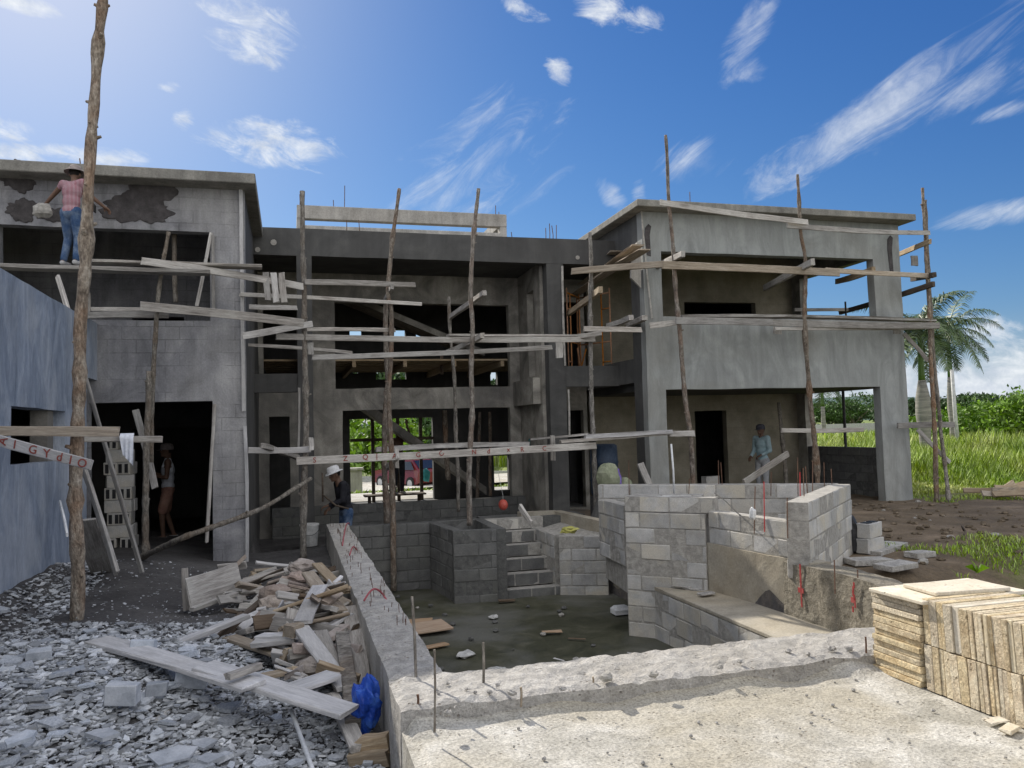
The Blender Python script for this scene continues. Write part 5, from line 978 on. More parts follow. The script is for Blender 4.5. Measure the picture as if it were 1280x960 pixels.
# ---- coral stone tile stack
XS = 3.6
ORD = ['first', 'second', 'third', 'fourth', 'fifth', 'sixth', 'seventh', 'eighth', 'ninth', 'tenth', 'eleventh', 'twelfth', 'thirteenth', 'fourteenth', 'fifteenth', 'sixteenth', 'seventeenth', 'eighteenth', 'nineteenth']
def ordw(k): return ORD[k] if k < 19 else ('twentieth', 'thirtieth', 'fortieth', 'fiftieth', 'sixtieth')[(k+1)//10-2] if (k+1) % 10 == 0 else ('twenty', 'thirty', 'forty', 'fifty', 'sixty')[(k+1)//10-2]+' '+ORD[(k+1) % 10-1]
fl_ = [] 
z = .30
for k in range(13):
    th = random.choice([.036, .042, .048]); m = MB(); m.bx(0, .46, 0, .40, 0, th-.003, bev=.003)
    o = m.build('stone_tile', 'coral_stone', loc=(XS-.01+random.uniform(-.012, .012), 4.02+random.uniform(-.01, .01), z)); o.rotation_euler.z = random.gauss(0, .012); z += th
    tag(o, 'flat cream stone tile, '+ordw(k)+' from the bottom of the end pile', 'stone tile', 'flat tiles in the end pile'); 
    if z > .87: break
zt = z
for i, (x, y, w_, l_, rz, lb) in enumerate(((3.56, 3.95, .80, .45, 1, 'pale large slab lying over the end pile of tiles'), (3.72, 4.02, .52, .3, -5, 'smaller slab on the very top of the tile stack'))):
    m = MB(); m.bx(0, w_, 0, l_, 0, .022, bev=.004); o = m.build('stone_slab', 'coral_pale', loc=(x, y, zt+.003+i*.026)); o.rotation_euler.z = R(rz); tag(o, lb, 'stone slab')
for row, (za, hh, dp) in enumerate(((.30, .262, .42), (.568, .262, .42))):
    y = 4.0; k = 0
    while y > 1.7:
        th = random.choice([.025, .03, .03, .035, .05, .06, .065]); y -= th; m = MB(); m.bx(0, .58, 0, th-.003, 0, hh+random.uniform(-.003, .003), bev=.002)
        o = m.build('stone_tile', 'coral_stone' if random.random() < .92 else 'coral_pale', loc=(XS+random.uniform(-.006, .008), y, za)); o.rotation_euler = (R(-2.5)+random.gauss(0, .01), 0, random.gauss(0, .012)); tag(o, 'cream stone tile on edge, '+ordw(k)+' from the end pile in the '+('lower' if row == 0 else 'upper')+' row', 'stone tile', ('lower' if row == 0 else 'upper')+' row of tiles on edge')
        k += 1
        if random.random() < .1: y -= .006
for i, (x, y, lb) in enumerate(((1245, 905, 'broken tile shard on the deck before the stack'), (1262, 915, 'lighter broken tile shard at the right edge of the deck'))): flat(x, y, .12, .06, 20*i, .012, 'coral_pale', lb, 'tile_shard', 'shard', z=.3)
# ================================================================== people
def capsules(m, segs, n=12):
    for a, b, ra, rb in segs:
        a, b = Vector(a), Vector(b); m.ball(a, ra, n); m.ball(b, rb, n)
        if (b-a).length > 1e-4: m.tube([a, b], [ra, rb], n)
def soft(name, m, mat, parent, vox=.011, it=3):
    o = m.build(name, mat, None); o.parent = parent
    r = o.modifiers.new('skin', 'REMESH'); r.mode = 'VOXEL'; r.voxel_size = vox; r.use_smooth_shade = True
    s = o.modifiers.new('smooth', 'SMOOTH'); s.iterations = it; s.factor = .5; return o
def hand(m, w_, d, up, curl=.5, thumb=1):
    """palm, four unequal bent fingers and a side thumb, growing from the wrist w_ along d"""
    w_, d, up = Vector(w_), Vector(d).normalized(), Vector(up); up = (up-d*up.dot(d)).normalized(); s = d.cross(up)
    c = w_+d*.045; m.box(c, (.085, .075, .03), rot=Matrix((d, s, up)).transposed(), bev=.008)
    for k, (L, o_) in enumerate(((.068, .03), (.078, .01), (.073, -.01), (.058, -.03))):
        a = w_+d*.085+s*o_; b = a+(d-up*curl*.7).normalized()*L*.55; e = b+(d*(1-curl)-up*(curl*1.2+.1)).normalized()*L*.5; capsules(m, [(a, b, .0095, .009), (b, e, .009, .0075)], 7)
    a = w_+d*.025+s*.032*thumb; b = a+(d*.6+s*.8*thumb-up*.3).normalized()*.035; e = b+(d-up*.5).normalized()*.03; capsules(m, [(a, b, .012, .01), (b, e, .01, .008)], 7)
def person(label, loc, rz, J, top, bottom, hat, hs=1., sleeves=.5, shorts=False, scale=1., tanktop=False, bare=False, group=None):
    """J: joints in metres, figure faces -Y; keys hip, chest, neck, head, face, and for l/r: sh, el, wr, hp, kn, an"""
    root = empty('person', loc, label, 'person'); root.rotation_euler.z = R(rz); root.scale = (scale,)*3
    g = {k: Vector(v) for k, v in J.items()}; fd = g['face'].normalized(); side = fd.cross(Vector((0, 0, 1))).normalized(); upv = side.cross(fd)
    m = MB(); hd = g['head']; H = Matrix((side, -fd, upv)).transposed()
    m.ball(hd+upv*.02, (.078, .098, .115), 16, rot=H); m.ball(hd-upv*.055+fd*.03, (.055, .065, .055), 12, rot=H)         # skull, jaw
    m.ball(hd+fd*.103-upv*.012, (.013, .018, .022), 8, rot=H); m.ball(hd+fd*.088+upv*.028, (.045, .012, .01), 8, rot=H)      # nose, brow
    m.ball(hd+fd*.092-upv*.05, (.024, .012, .009), 8, rot=H); m.ball(hd+fd*.083-upv*.085, (.022, .018, .016), 8, rot=H)      # mouth, chin
    for s in (-1, 1): m.ball(hd+side*s*.082-fd*.005, (.012, .022, .034), 8, rot=H)
    cw = (g['rsh']-g['lsh']).length/2; tw = (g['rsh']-g['lsh']).normalized()
    capsules(m, [(hd-upv*.07-fd*.02, g['neck'], .052, .056), (g['neck'], g['chest'], .06, .1)])
    T3 = Matrix((tw, tw.cross(Vector((0, 0, 1))).normalized()*-1, Vector((0, 0, 1)))).transposed()
    def torso(m_, e): 
        ch, hp_ = g['chest'], g['hip']; md = (ch+hp_)/2
        m_.ball(ch, (.158+e, .112+e, .17), 16, rot=T3); m_.ball(md, (.135+e, .10+e, .17), 16, rot=T3); m_.ball(hp_, (.145+e, .105+e, .12), 16, rot=T3)
        capsules(m_, [(g['lsh'], ch+Vector((0, 0, .07)), .058+e, .085+e), (g['rsh'], ch+Vector((0, 0, .07)), .058+e, .085+e)])
    torso(m, 0)
    for s in 'lr':
        capsules(m, [(g[s+'sh'], g[s+'el'], .05, .038), (g[s+'el'], g[s+'wr'], .038, .026)]); d = g[s+'wr']-g[s+'el']; hand(m, g[s+'wr'], J.get(s+'hd', d), J.get(s+'hu', (0, -.3, 1)), J.get('curl', .6), 1 if s == 'l' else -1)
        capsules(m, [(g[s+'hp'], g[s+'kn'], .085, .056), (g[s+'kn'], g[s+'an'], .054, .036)]); capsules(m, [(g[s+'an']+Vector((0, .03, -.03)), g[s+'an']+Vector((0, -.14, -.045)), .036, .03)])
    soft('body', m, 'skin', root, .0085, 2)
    for s in (-1, 1):
        q = MB(); q.ball(hd+side*s*.032+fd*.088+upv*.01, (.010, .008, .006), 8, rot=H); q.build('eye', 'shoe', None).parent = root
    q = MB(); q.ball(hd+upv*.035-fd*.012, (.084, .098, .108), 16, rot=H); cut = [(hd+upv*.02)]; q2 = MB()
    keep = [f for f in q.f if sum(((Vector(q.v[i])-hd).dot(upv) > .035 or (Vector(q.v[i])-hd).dot(fd) < -.01 and (Vector(q.v[i])-hd).dot(upv) > -.06) for i in f) == len(f)]
    q.f = keep; q.mi = [0]*len(keep); q.build('hair', 'hair', None, smooth=True).parent = root
    if not bare:
        m = MB(); torso(m, .014)
        if not tanktop:
            for s in 'lr':
                a, b = g[s+'sh'], g[s+'el']; e = b if sleeves >= 1 else a+(b-a)*sleeves*1.2; capsules(m, [(a, e, .066, .058)])
                if sleeves > 1: capsules(m, [(b, b+(g[s+'wr']-b)*.85, .052, .04)])
        else:
            m = MB(); ch, hp_ = g['chest'], g['hip']; m.ball(ch-Vector((0, 0, .03)), (.165, .122, .15), 16, rot=T3); m.ball((ch+hp_)/2, (.148, .112, .17), 16, rot=T3); m.ball(hp_+Vector((0, 0, .04)), (.155, .117, .1), 16, rot=T3)
            for s in (-1, 1): capsules(m, [(g['neck']+tw*s*.085+Vector((0, -.03, -.01)), ch+tw*s*.08+Vector((0, -.07, .03)), .026, .04), (g['neck']+tw*s*.085+Vector((0, .03, -.01)), ch+tw*s*.08+Vector((0, .07, .03)), .026, .04)])
        soft('shirt', m, top, root)
    m = MB(); m.ball(g['hip']-Vector((0, 0, .03)), (.158, .118, .12), 16, rot=T3)
    for s in 'lr':
        k, a = g[s+'kn'], g[s+'an']
        if shorts: capsules(m, [(g[s+'hp'], g[s+'hp']+(k-g[s+'hp'])*.85, .104, .088)])
        else: capsules(m, [(g[s+'hp'], k, .102, .072), (k, a+Vector((0, 0, .02)), .07, .056)])
    soft('shorts' if shorts else 'trousers', m, bottom, root)
    m = MB()
    for s in 'lr': a = g[s+'an']; capsules(m, [(a+Vector((0, .035, -.045)), a+Vector((0, -.06, -.05)), .043, .043), (a+Vector((0, -.06, -.05)), a+Vector((0, -.15, -.055)), .043, .036)])
    soft('shoes', m, 'shoe', root)
    if hat:
        m = MB(); kind, hm = hat; o_ = hd+upv*.055
        def ring(r_, z, dip=0, fx=1): return [tuple(o_+H@Vector((math.cos(t)*r_, math.sin(t)*r_*1.18*fx, z+dip*math.cos(2*t)))) for t in np.linspace(0, 2*math.pi, 25)[:-1]]
        prof = {'bucket': [(.165, -.03), (.15, -.012), (.096, .0), (.092, .06), (.075, .085), (.03, .092)], 'brim': [(.14, -.01), (.135, .0), (.094, .005), (.092, .07), (.07, .10), (.02, .108)], 'cap': [(.094, -.03), (.094, .02), (.085, .06), (.055, .085), (.015, .092)]}[kind]
        for r_, z in prof: m.v += ring(r_, z, .008 if r_ > .12 else 0)
        for j in range(len(prof)-1):
            for i in range(24): m.f.append((j*24+i, j*24+(i+1) % 24, (j+1)*24+(i+1) % 24, (j+1)*24+i)); m.mi.append(0)
        m.f.append(tuple((len(prof)-1)*24+i for i in range(24))); m.mi.append(0)
        if kind == 'cap':
            b_ = len(m.v); T = [-.9, -.5, -.2, .2, .5, .9]
            for t in T: m.v.append(tuple(o_+H@Vector((math.sin(t)*.09, -math.cos(t)*.1, -.025))))
            for t in T: m.v.append(tuple(o_+H@Vector((math.sin(t)*.1, -.09-math.cos(t)*.09, -.04))))
            for i in range(5): m.f.append((b_+i, b_+i+1, b_+7+i, b_+6+i)); m.mi.append(0)
        ho = m.build('cap' if kind == 'cap' else 'hat', hm, None, smooth=True); ho.parent = root; sm = ho.modifiers.new('t', 'SOLIDIFY'); sm.thickness = .004
    return root
BASE = dict(hip=(0, 0, .93), chest=(0, 0, 1.28), neck=(0, 0, 1.46), head=(0, -.015, 1.60), face=(0, -1, 0), lsh=(.17, 0, 1.41), rsh=(-.17, 0, 1.41), lel=(.23, .02, 1.12), rel=(-.23, .02, 1.12), lwr=(.24, -.08, .88), rwr=(-.24, -.08, .88),
            lhp=(.085, 0, .88), rhp=(-.085, 0, .88), lkn=(.10, -.03, .48), rkn=(-.10, -.03, .48), lan=(.11, .02, .08), ran=(-.11, .02, .08))
def pose(**k): d = dict(BASE); d.update(k); return d
# plasterer on the upper left walkway, seen from behind (faces the wall, +Y)
fz = oY(88, 331, 12.2)
person('worker in red and white striped shirt and bucket hat on the upper left walkway', (fz.x, 12.22, fz.z), 158, pose(hip=(0, 0, .90), chest=(-.01, -.02, 1.24), neck=(-.02, -.06, 1.42), head=(0, -.10, 1.55), face=(.25, -1, -.12), lsh=(.16, -.03, 1.38), rsh=(-.18, -.03, 1.38), lel=(.40, -.12, 1.24), lwr=(.60, -.18, 1.10), rel=(-.30, -.12, 1.15), rwr=(-.40, -.28, 1.03), lkn=(.10, -.08, .47), rkn=(-.09, -.06, .47)),
       'shirt_striped', 'jeans', ('bucket', 'hat_tan'), sleeves=.2, scale=.84)
c = oY(53, 263, 12.3); crumple('mortar_bag', (c.x, 12.3, c.z), (.13, .08, .10), 'mortar', 'dirty white bag of mortar held by the striped shirt worker', 'bag', 6, amp=.35, n=16)
c = oY(116, 258, 12.55); m = MB(); m.box((c.x, 12.6, c.z), (.02, .24, .11), bev=.004); m.tube([(c.x, 12.55, c.z+.01), (c.x-.12, 12.5, c.z-.01)], .014, 6); tag(m.build('trowel', 'steel_dark', origin=(c.x, 12.55, c.z)), 'dark trowel in the right hand of the striped shirt worker', 'trowel')
# man in the left doorway, side view facing left
c = oY(210, 672, 15.5)
person('man in a white tank top and salmon shorts standing in profile in the left doorway', (c.x, 15.5, .1), -82, pose(lel=(.24, -.02, 1.13), lwr=(.10, -.24, 1.16), rel=(-.24, -.02, 1.13), rwr=(-.06, -.22, 1.20), lan=(.10, -.08, .08), lkn=(.09, -.1, .48), ran=(-.1, .10, .08), face=(0, -1, .02)), 'tank_white', 'shorts', ('cap', 'hat_tan'), shorts=True, tanktop=True, scale=.98)
# man with the white hat behind the pool wall
c = oY(432, 583, 14.6); cm = person('worker in white hat, dark shirt and jeans bending behind the pool wall', (c.x, 14.6, c.z-1.68), -75, pose(chest=(0, -.06, 1.26), neck=(0, -.14, 1.42), head=(0, -.2, 1.54), face=(0, -1, -.35), lsh=(.17, -.1, 1.37), rsh=(-.17, -.1, 1.37), lel=(.2, -.12, 1.1), lwr=(.1, -.36, 1.02), rel=(-.2, -.06, 1.08), rwr=(-.05, -.30, .95)), 'shirt_dark', 'jeans', ('brim', 'hat_white'), sleeves=1.2)
a = oY(403, 591, 14.4); b = oY(420, 632, 14.3); m = MB(); m.tube([a+Vector((0, 0, -.5)), a], .018, 7); m.tube([oY(403, 618, 14.4), b, oY(436, 636, 14.3)], .016, 7); tag(m.build('hand_tool', 'wood_dark', origin=b, smooth=True), 'dark wooden tool handles held by the worker in the white hat', 'tool')
# silhouette in the rear opening, arms raised
c = oY(497, 540, 21.2)
person('bare chested worker with both arms raised, dark against the garden in the rear opening', (c.x, 21.2, c.z-1.62), 20, pose(rel=(-.36, -.05, 1.52), rwr=(-.42, -.05, 1.78), lel=(.34, -.02, 1.58), lwr=(.24, -.05, 1.82), rhd=(0, 0, 1), lhd=(0, 0, 1), face=(.3, -1, .2)), 'shirt_dark', 'shirt_dark', None, bare=True)
m = MB(); m.bx(c.x-.9, c.x+.7, 21.0, 21.5, c.z-1.66, c.z-1.62); m.bx(c.x-.8, c.x-.72, 21.2, 21.28, .02, c.z-1.66); m.bx(c.x+.5, c.x+.58, 21.2, 21.28, .02, c.z-1.66); tag(m.build('work_trestle', 'wood_dark', origin=(c.x, 21.2, .02)), 'low plank trestle under the worker with raised arms', 'trestle')
# worker on the right, pale blue shirt
c = oY(951, 532, 16.8)
person('worker in long pale blue shirt and dark cap standing in the right porch', (c.x, 16.8, c.z-1.71), -70, pose(lel=(.22, .0, 1.12), lwr=(.12, -.2, 1.02), rel=(-.22, .0, 1.12), rwr=(-.14, -.24, .98), lan=(.12, -.05, .08)), 'shirt_blue', 'trousers_pale', ('cap', 'cap_dark'), sleeves=1.2)
# ================================================================== vegetation
def leaves(m, c, rad, n, size, cl=9, flat=.35, rs=None):
    r = rs or rng; C_ = np.array(c); Rr = np.array(rad); k = max(4, n//60)
    ct = r.normal(size=(k, 3)); ct /= np.linalg.norm(ct, axis=1)[:, None]; ct *= (r.random(k)**.4)[:, None]; ct[:, 2] = np.where(ct[:, 2] < -.5, ct[:, 2]*.5, ct[:, 2])
    idx = r.integers(0, k, n); p = ct[idx] + r.normal(size=(n, 3))*.17*(.6+r.random(k)[idx][:, None]*.8); P = C_+p*Rr
    a = r.normal(size=(n, 3)); a /= np.linalg.norm(a, axis=1)[:, None]; b = np.cross(a, r.normal(size=(n, 3))); b /= np.linalg.norm(b, axis=1)[:, None]
    s = size*(.6+.8*r.random(n))[:, None]; V = np.stack([P-a*s, P-b*s*.45, P+a*s, P+b*s*.45], 1).reshape(-1, 3); o = len(m.v)
    m.v += [tuple(v) for v in V.tolist()]; m.f += [(o+4*i, o+4*i+1, o+4*i+2, o+4*i+3) for i in range(n)]; m.mi += [0]*n
def tree(loc, h, rad, n, size, mat, label, name='tree', group='trees beyond the house', trunk=True, cat='tree', seed=0):
    r = np.random.default_rng(seed); e = empty(name, loc, label, cat, group); x, y, z = loc; m = MB(); k = 5 if trunk else 3
    for i in range(k+2):
        a = r.random()*6.28; q = r.random()**.5*.6; cx, cy = x+math.cos(a)*rad*q, y+math.sin(a)*rad*q; cz = z+h*(.50+.32*r.random()) if trunk else z+h*(.35+.25*r.random())
        leaves(m, (cx, cy, cz), (rad*.55, rad*.55, h*(.24 if trunk else .36)), n//(k+2), size, rs=r)
    m.build('crown', mat, e)
    if trunk:
        m = MB(); t = Vector((x, y, z)); m.tube([t-Vector((0, 0, .3)), t+Vector((.05, 0, h*.3)), t+Vector((.1, .1, h*.55))], [h*.03, h*.024, h*.016], 8)
        for i in range(5): a = i*1.26; m.tube([t+Vector((.05, 0, h*.33)), t+Vector((math.cos(a)*rad*.3, math.sin(a)*rad*.3, h*.55)), t+Vector((math.cos(a)*rad*.6, math.sin(a)*rad*.6, h*.72))], [h*.014, h*.009, h*.004], 6)
        m.build('trunk', 'bark_grey', e, smooth=True)
def at(px, Y, z=None): p = oY(px, 520, Y); return (p.x, Y, (gh(p.x, Y) if z is None else z))
tl = [ # px, Y, h, radius, n, leaf, mat, trunk, label
 (1262, 33, 3.3, 2.6, 5200, .13, 'leaf_bright', 0, 'bright green shrub at the right edge of the picture'), (1212, 36, 3.6, 2.8, 5200, .13, 'leaf_bright', 0, 'bright green rounded shrub left of the one at the right edge'), (1180, 40, 3.0, 2.4, 3600, .13, 'leaf_bright', 0, 'smaller bright shrub behind the second palm'),
 (1225, 60, 4.2, 4.5, 4200, .2, 'leaf', 1, 'mid green tree behind the bright shrubs on the right'), (1275, 66, 4.6, 4.5, 4200, .2, 'leaf', 1, 'mid green tree behind the shrubs at the right edge'), (1190, 70, 4.6, 4.5, 3600, .22, 'leaf_dark', 1, 'dark tree behind the two palms'), (1152, 64, 4.2, 4.2, 3600, .2, 'leaf_dark', 1, 'dark bushy tree just right of the right bay'),
 (1066, 84, 5.6, 5.0, 5600, .16, 'leaf', 1, 'broad tree framed by the side opening of the right porch, right of two'), (1035, 88, 5.0, 4.4, 4200, .16, 'leaf_dark', 1, 'darker tree framed by the right porch, left of two'), (1008, 90, 4.0, 4.0, 3000, .18, 'leaf', 1, 'tree at the left of the right porch view'),
 (1310, 45, 3.8, 3.6, 3600, .16, 'leaf', 1, 'green tree just past the right edge'),
 (455, 50, 5.2, 3.2, 4200, .2, 'leaf_bright', 0, 'bright hedge seen through the rear opening, left'), (500, 52, 5.4, 3.4, 4200, .2, 'leaf', 0, 'green shrub seen through the rear opening, middle'), (535, 54, 5.6, 3.2, 4200, .2, 'leaf', 0, 'pale green shrub seen through the rear opening, right'), (430, 58, 8, 4.5, 3600, .26, 'leaf', 1, 'tall tree behind the hedge, left'), (480, 62, 9, 5, 4200, .28, 'leaf_dark', 1, 'tall tree behind the hedge, middle'), (560, 60, 8.5, 5, 4200, .28, 'leaf', 1, 'tall tree behind the hedge, right'), (640, 55, 7, 4, 3000, .26, 'leaf_dark', 1, 'dark tree behind the right rear opening'),
 (1120, 100, 5.5, 6, 3000, .3, 'leaf_dark', 1, 'distant dark tree behind the palms, left'), (1240, 105, 6, 8, 3600, .34, 'leaf_dark', 1, 'distant dark tree on the right horizon'), (1170, 120, 6, 9, 3600, .34, 'leaf_dark', 1, 'distant dark tree on the middle horizon'), (1300, 120, 6.5, 9, 3000, .34, 'leaf_dark', 1, 'distant dark tree past the right edge'), (1050, 110, 5, 8, 3000, .34, 'leaf_dark', 1, 'distant dark tree behind the white wall'), (985, 100, 5, 7, 2400, .34, 'leaf_dark', 1, 'distant dark tree hidden by the porch corner')]
for i, (px_, Y, h, rd, n, ls, mt, tr, lb) in enumerate(tl):
    tree(at(px_, Y), h, rd, n, ls, mt, lb, name='tree' if tr else 'shrub', group=None, trunk=bool(tr), cat='tree' if tr else 'shrub', seed=i+10)
def palm(loc, h, label, seed, bulge=1.0, nf=15, fl=3.2):
    r = random.Random(seed); e = empty('palm_tree', loc, label, 'palm'); x, y, z = loc; T = Vector(loc)
    m = MB(); m.tube([T+Vector((0, 0, q*h)) for q in (-.05, 0, .12, .25, .38, .5, .62)], [.24, .2, .19, .2*bulge, .27*bulge, .24*bulge, .13], 16); m.build('trunk', 'palm_trunk', e, smooth=True)
    m = MB(); m.tube([T+Vector((0, 0, q*h)) for q in (.615, .66, .8, .93, 1.0)], [.125, .12, .10, .08, .05], 14); m.build('crownshaft', 'crownshaft', e, smooth=True)
    for k in range(nf):
        a = k*2.399+r.uniform(-.2, .2); el = R(72-95*(k/nf)+r.uniform(-8, 8)); L = fl*r.uniform(.85, 1.1); d = Vector((math.cos(a)*math.cos(el), math.sin(a)*math.cos(el), math.sin(el))); p = T+Vector((0, 0, h*.97)); P = [p]; n = 16
        for i in range(n): d = (d+Vector((0, 0, -.105-.03*(i/n)))).normalized(); p = p+d*L/n; P.append(p)
        m = MB(); m.tube(P, [.028*(1-i/(n+1)) + .004 for i in range(n+1)], 5)
        for i in range(2, n+1):
            for u in (0, .33, .66):
                q = P[i-1].lerp(P[i], u); tdir = (P[i]-P[i-1]).normalized(); s = tdir.cross(Vector((0, 0, 1))).normalized(); ll = .72*math.sin(math.pi*min(1, (i+u)/(n+1.5))**.8)+.12
                for sg in (-1, 1):
                    dd = (s*sg*1.0+tdir*.55+Vector((0, 0, r.uniform(-.55, .15)))).normalized(); t1 = q+dd*ll*.5; t2 = t1+(dd+Vector((0, 0, -.9))).normalized()*ll*.5; wv = tdir*.022
                    m.add([tuple(q-wv), tuple(q+wv), tuple(t1+wv*.8), tuple(t1-wv*.8), tuple(t2)], [(0, 1, 2, 3), (3, 2, 4)])
        m.build('frond', 'frond', e)
p = oY(1157, 560, 25.); palm((p.x, 25, gh(p.x, 25)), oY(1145, 415, 25).z+.2, 'royal palm with a swollen pale trunk just right of the house corner', 3, 1.05, 18, 2.6)
p = oY(1193, 560, 33.); palm((p.x, 33, gh(p.x, 33)), oY(1190, 418, 33).z+.4, 'second royal palm farther back with slimmer trunk', 5, .8, 19, 3.0)
p = oY(1195, 545, 31.); m = MB(); m.tube([(p.x+.12, 31, gh(p.x, 31)), (p.x+.02, 31, 2.), (p.x-.02, 31, oY(1190, 462, 31).z)], [.09, .085, .08], 10); tag(m.build('concrete_post', 'white_dirty', origin=(p.x, 31, 0), smooth=True), 'pale concrete utility post in front of the second palm', 'post')
p = oY(1029, 520, 48.); palm((p.x, 48, gh(p.x, 48)), 5.2, 'slim palm seen through the right porch', 8, .6, 12, 2.6)
# tall field grass
n = 150000; m = MB(); a = rng.random(n); Yg = 14.3+ (a**1.9)*58; lo_, hi_ = 13.2, None
xr = oY(1330, 560, 20).x/20; xg = 13.25+rng.random(n)*(np.maximum(xr*Yg+1.5, 15)-13.25); kk = np.array([noise.noise(Vector((x*.35, y*.35, 0))) for x, y in zip(xg, Yg)])
edge = 15.6+.10*(xg-13)+kk*1.2; ok = Yg > edge; xg, Yg, kk, edge = xg[ok], Yg[ok], kk[ok], edge[ok]
hh = np.clip((Yg-edge)/2.4, .15, 1)*(.95+.6*kk)*(.55+.6*rng.random(len(xg)))*(1+.25*(Yg > 30)); zz = np.array([gh(x, y) for x, y in zip(xg, Yg)]); th = rng.random(len(xg))*6.28; ln = .15+.3*rng.random(len(xg)); wd = .006+.0009*(Yg-10)
bx_, by_ = np.cos(th), np.sin(th); sx, sy = -by_, bx_
A = np.stack([xg-sx*wd, Yg-sy*wd, zz-.02], 1); B_ = np.stack([xg+sx*wd, Yg+sy*wd, zz-.02], 1); C_ = np.stack([xg+bx_*ln*hh*.35+sx*wd, Yg+by_*ln*hh*.35+sy*wd, zz+hh*.6], 1); D_ = np.stack([xg+bx_*ln*hh*.35-sx*wd, Yg+by_*ln*hh*.35-sy*wd, zz+hh*.6], 1); E_ = np.stack([xg+bx_*ln*hh, Yg+by_*ln*hh, zz+hh*.95], 1)
VV = np.stack([A, B_, C_, D_, E_], 1).reshape(-1, 3); m.v = VV.tolist(); m.f = [q for i in range(len(xg)) for q in ((5*i, 5*i+1, 5*i+2, 5*i+3), (5*i+3, 5*i+2, 5*i+4))]; m.mi = [0]*len(m.f)
tag(m.build('field_grass', 'grass_blade'), kind='stuff')
# weeds at the yard edge by the stone stack, and lawn behind the house
def grass(name, xs, ys, n, h, kmin=-1, wid=.006, f=2.):
    m = MB(); c = 0
    while c < n:
        x, y = random.uniform(*xs), random.uniform(*ys)
        if noise.noise(Vector((x*f, y*f, 4))) < kmin or math.hypot(0, 0) > 1: c += 1; continue
        z = gh(x, y); t = random.random()*6.28; q = h*random.uniform(.4, 1.2); u = Vector((math.cos(t), math.sin(t), 0)); s = Vector((-u.y, u.x, 0))*wid; b = Vector((x, y, z-.01)); k = b+u*q*.2+Vector((0, 0, q*.6)); e = b+u*q*.6+Vector((0, 0, q*.9)); m.add([tuple(b-s), tuple(b+s), tuple(k+s*.8), tuple(k-s*.8), tuple(e)], [(0, 1, 2, 3), (3, 2, 4)]); c += 1
    return tag(m.build(name, 'grass_blade'), kind='stuff')
grass('weeds', (7.6, 13.), (7.2, 9.4), 9000, .10, .02, f=1.1); grass('weeds', (13.1, 20), (13.6, 15.8), 6000, .09, -.1, f=.8); grass('lawn', (0, 12), (27, 44), 9000, .25, wid=.03)
a = oZ(1222, 716, .1); m = MB()
for k in range(5): t = k*1.3; d = Vector((math.cos(t), math.sin(t), 0)); m.add([tuple(a-d.cross(Vector((0, 0, 1)))*.02), tuple(a+d.cross(Vector((0, 0, 1)))*.02), tuple(a+d*.05+Vector((0, 0, .1))), tuple(a+d*.13+Vector((0, 0, .07+.06*(k % 2))))], [(0, 1, 2), (2, 1, 3)])
tag(m.build('weed_plant', 'leaf_bright', origin=a), 'single bright green weed behind the tile stack', 'plant')
# ================================================================== beyond the house
m = MB(); ya = 72.; a, b = oY(990, 531, ya), oY(1115, 528, ya)
wall(m, 'y', ya, .25, a.x, b.x+6, -1.2, oY(1080, 529, ya).z, step=3, jit=.0); tag(m.build('boundary_wall', 'white_dirty', origin=(a.x, ya, 0)), 'long white boundary wall far behind the right porch', 'wall')
e = empty('white_shed', (oY(1003, 540, 62).x, 62, -.6), 'small white shed with a low pitched roof seen through the right porch', 'shed'); s0, s1 = oY(992, 528, 62), oY(1016, 528, 62)
m = MB(); m.bx(s0.x, s1.x, 62, 66, -1.2, s0.z); m.build('wall', 'white_plastic', e); m = MB(); mid = (s0.x+s1.x)/2; m.add([(s0.x-.2, 61.8, s0.z), (mid, 61.8, s0.z+.55), (s1.x+.2, 61.8, s0.z), (s0.x-.2, 66.2, s0.z), (mid, 66.2, s0.z+.55), (s1.x+.2, 66.2, s0.z)], [(0, 2, 1), (3, 4, 5), (0, 1, 4, 3), (1, 2, 5, 4), (0, 3, 5, 2)]); m.build('roof', 'white_dirty', e)
m = MB(); r0 = oZ(437, 615, -1.2); m.v = [(-6, 38, gh(-6, 38)+.3), (16, 38, gh(12, 38)+.3), (16, 46, gh(12, 46)+.3), (-6, 46, gh(-6, 46)+.3)]; m.f = [(0, 1, 2, 3)]; m.mi = [0]; tag(m.build('driveway', 'deck'), kind='structure')
m = MB(); m.v = [(-4, 22.3, .03), (9, 22.3, .03), (9, 26, -.02), (-4, 26, -.02)]; m.f = [(0, 1, 2, 3)]; m.mi = [0]; tag(m.build('rear_terrace', 'deck'), kind='structure')
m = MB(); a, b = oY(437, 597, 46.5), oY(560, 596, 46.5); wall(m, 'y', 47, .2, -8, 16, -2, a.z, step=4, jit=0); tag(m.build('garden_wall', 'white_dirty', origin=(0, 47, -2)), 'low pale garden wall behind the driveway', 'wall')
gp = oY(441, 610, 30); m = MB(); m.bx(gp.x-.35, gp.x+.35, 30, 30.5, -1, oY(441, 588, 30).z); m.bx(gp.x-.4, gp.x+.4, 29.95, 30.55, oY(441, 588, 30).z, oY(441, 588, 30).z+.08); tag(m.build('gate_pillar', 'concrete_pale', origin=(gp.x, 30, -1)), 'pale masonry pillar in the garden behind the white hat worker', 'pillar')
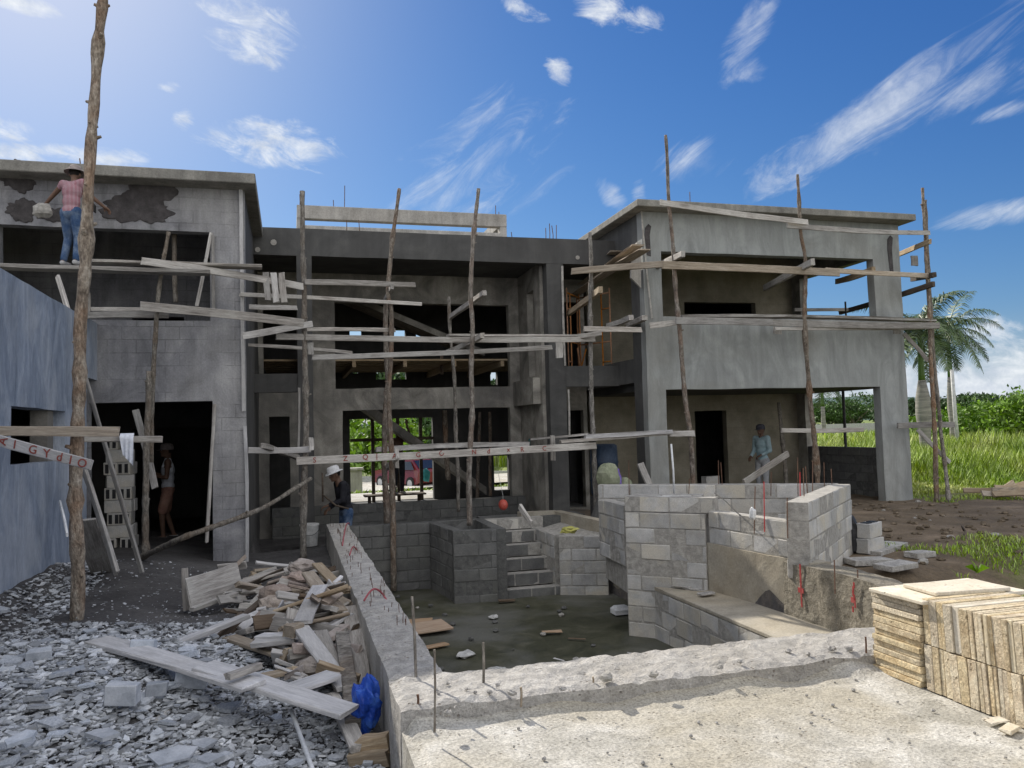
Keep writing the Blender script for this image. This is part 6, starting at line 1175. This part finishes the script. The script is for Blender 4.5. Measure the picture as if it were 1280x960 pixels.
# red car, parked on the driveway, turned three quarters away
cc = oY(511, 606, 41.5); zc = gh(cc.x, 41.5)+.31
car = empty('parked_car', (cc.x, 41.5, zc), 'dark red hatchback parked on the driveway, seen through the rear opening', 'car'); car.rotation_euler.z = R(-62)
def cm_(name, m, mat, sm=False): o = m.build(name, mat, None, smooth=sm); o.parent = car; return o
def carpart(prof, w0, w1):   # side outline (x,z), half widths low/high
    m = MB(); n = len(prof); zmin = min(z for x, z in prof); zmax = max(z for x, z in prof); L_ = lambda z: w0+(w1-w0)*max(0, (z-.85)/(zmax-.85+1e-6)) if z > .85 else w0
    for s in (-1, 1): m.v += [(x, s*L_(z), z) for x, z in prof]
    m.f = [tuple(range(n)), tuple(range(2*n-1, n-1, -1))]+[(i, n+i, n+(i+1) % n, (i+1) % n) for i in range(n)]; m.mi = [0]*len(m.f); return m
cm_('body', carpart([(-2.05, .35), (-2.1, .6), (-2.0, .9), (-1.1, 1.02), (-.35, 1.48), (1.2, 1.5), (1.85, 1.05), (2.0, .9), (2.03, .4), (1.75, .3), (-1.7, .3)], .86, .66), 'car_red')
m = MB(); 
for s in (-1, 1): m.add([(x, s*y, z) for x, y, z in ((-1.0, .868, 1.0), (-.36, .70, 1.40), (.25, .70, 1.42), (.25, .868, 1.0))], [(0, 1, 2, 3)]); m.add([(x, s*y, z) for x, y, z in ((.32, .868, 1.0), (.32, .70, 1.42), (1.15, .70, 1.42), (1.65, .868, 1.02))], [(0, 1, 2, 3)])
cm_('side_window', m, 'car_glass'); m = MB(); m.add([(-1.13, -.72, 1.03), (-1.13, .72, 1.03), (-.42, .6, 1.46), (-.42, -.6, 1.46)], [(0, 1, 2, 3)]); cm_('windscreen', m, 'car_glass'); m = MB(); m.add([(1.87, -.7, 1.08), (1.87, .7, 1.08), (1.27, .58, 1.47), (1.27, -.58, 1.47)], [(0, 1, 2, 3)]); cm_('rear_window', m, 'car_glass')
for x in (-1.3, 1.3):
    for s in (-1, 1):
        m = MB(); m.tube([(x, s*.70, .33), (x, s*.89, .33)], .33, 20); w_ = cm_('wheel', m, 'tyre'); m = MB(); m.tube([(x, s*.885, .33), (x, s*.9, .33)], .20, 14); q = m.build('rim', 'chrome', None); q.parent = w_
for s in (-1, 1): m = MB(); m.box((-2.03, s*.62, .75), (.1, .32, .14), bev=.02); cm_('headlight', m, 'chrome'); m = MB(); m.box((1.99, s*.66, .88), (.08, .22, .2), bev=.02); cm_('tail_light', m, 'red_paint')
c = oY(533, 592, 24); crumple('plastic_bag', (c.x, 24, c.z-.05), (.13, .1, .2), 'teal_paint', 'teal bag standing outside the rear opening', 'bag', 3, amp=.3, n=10)
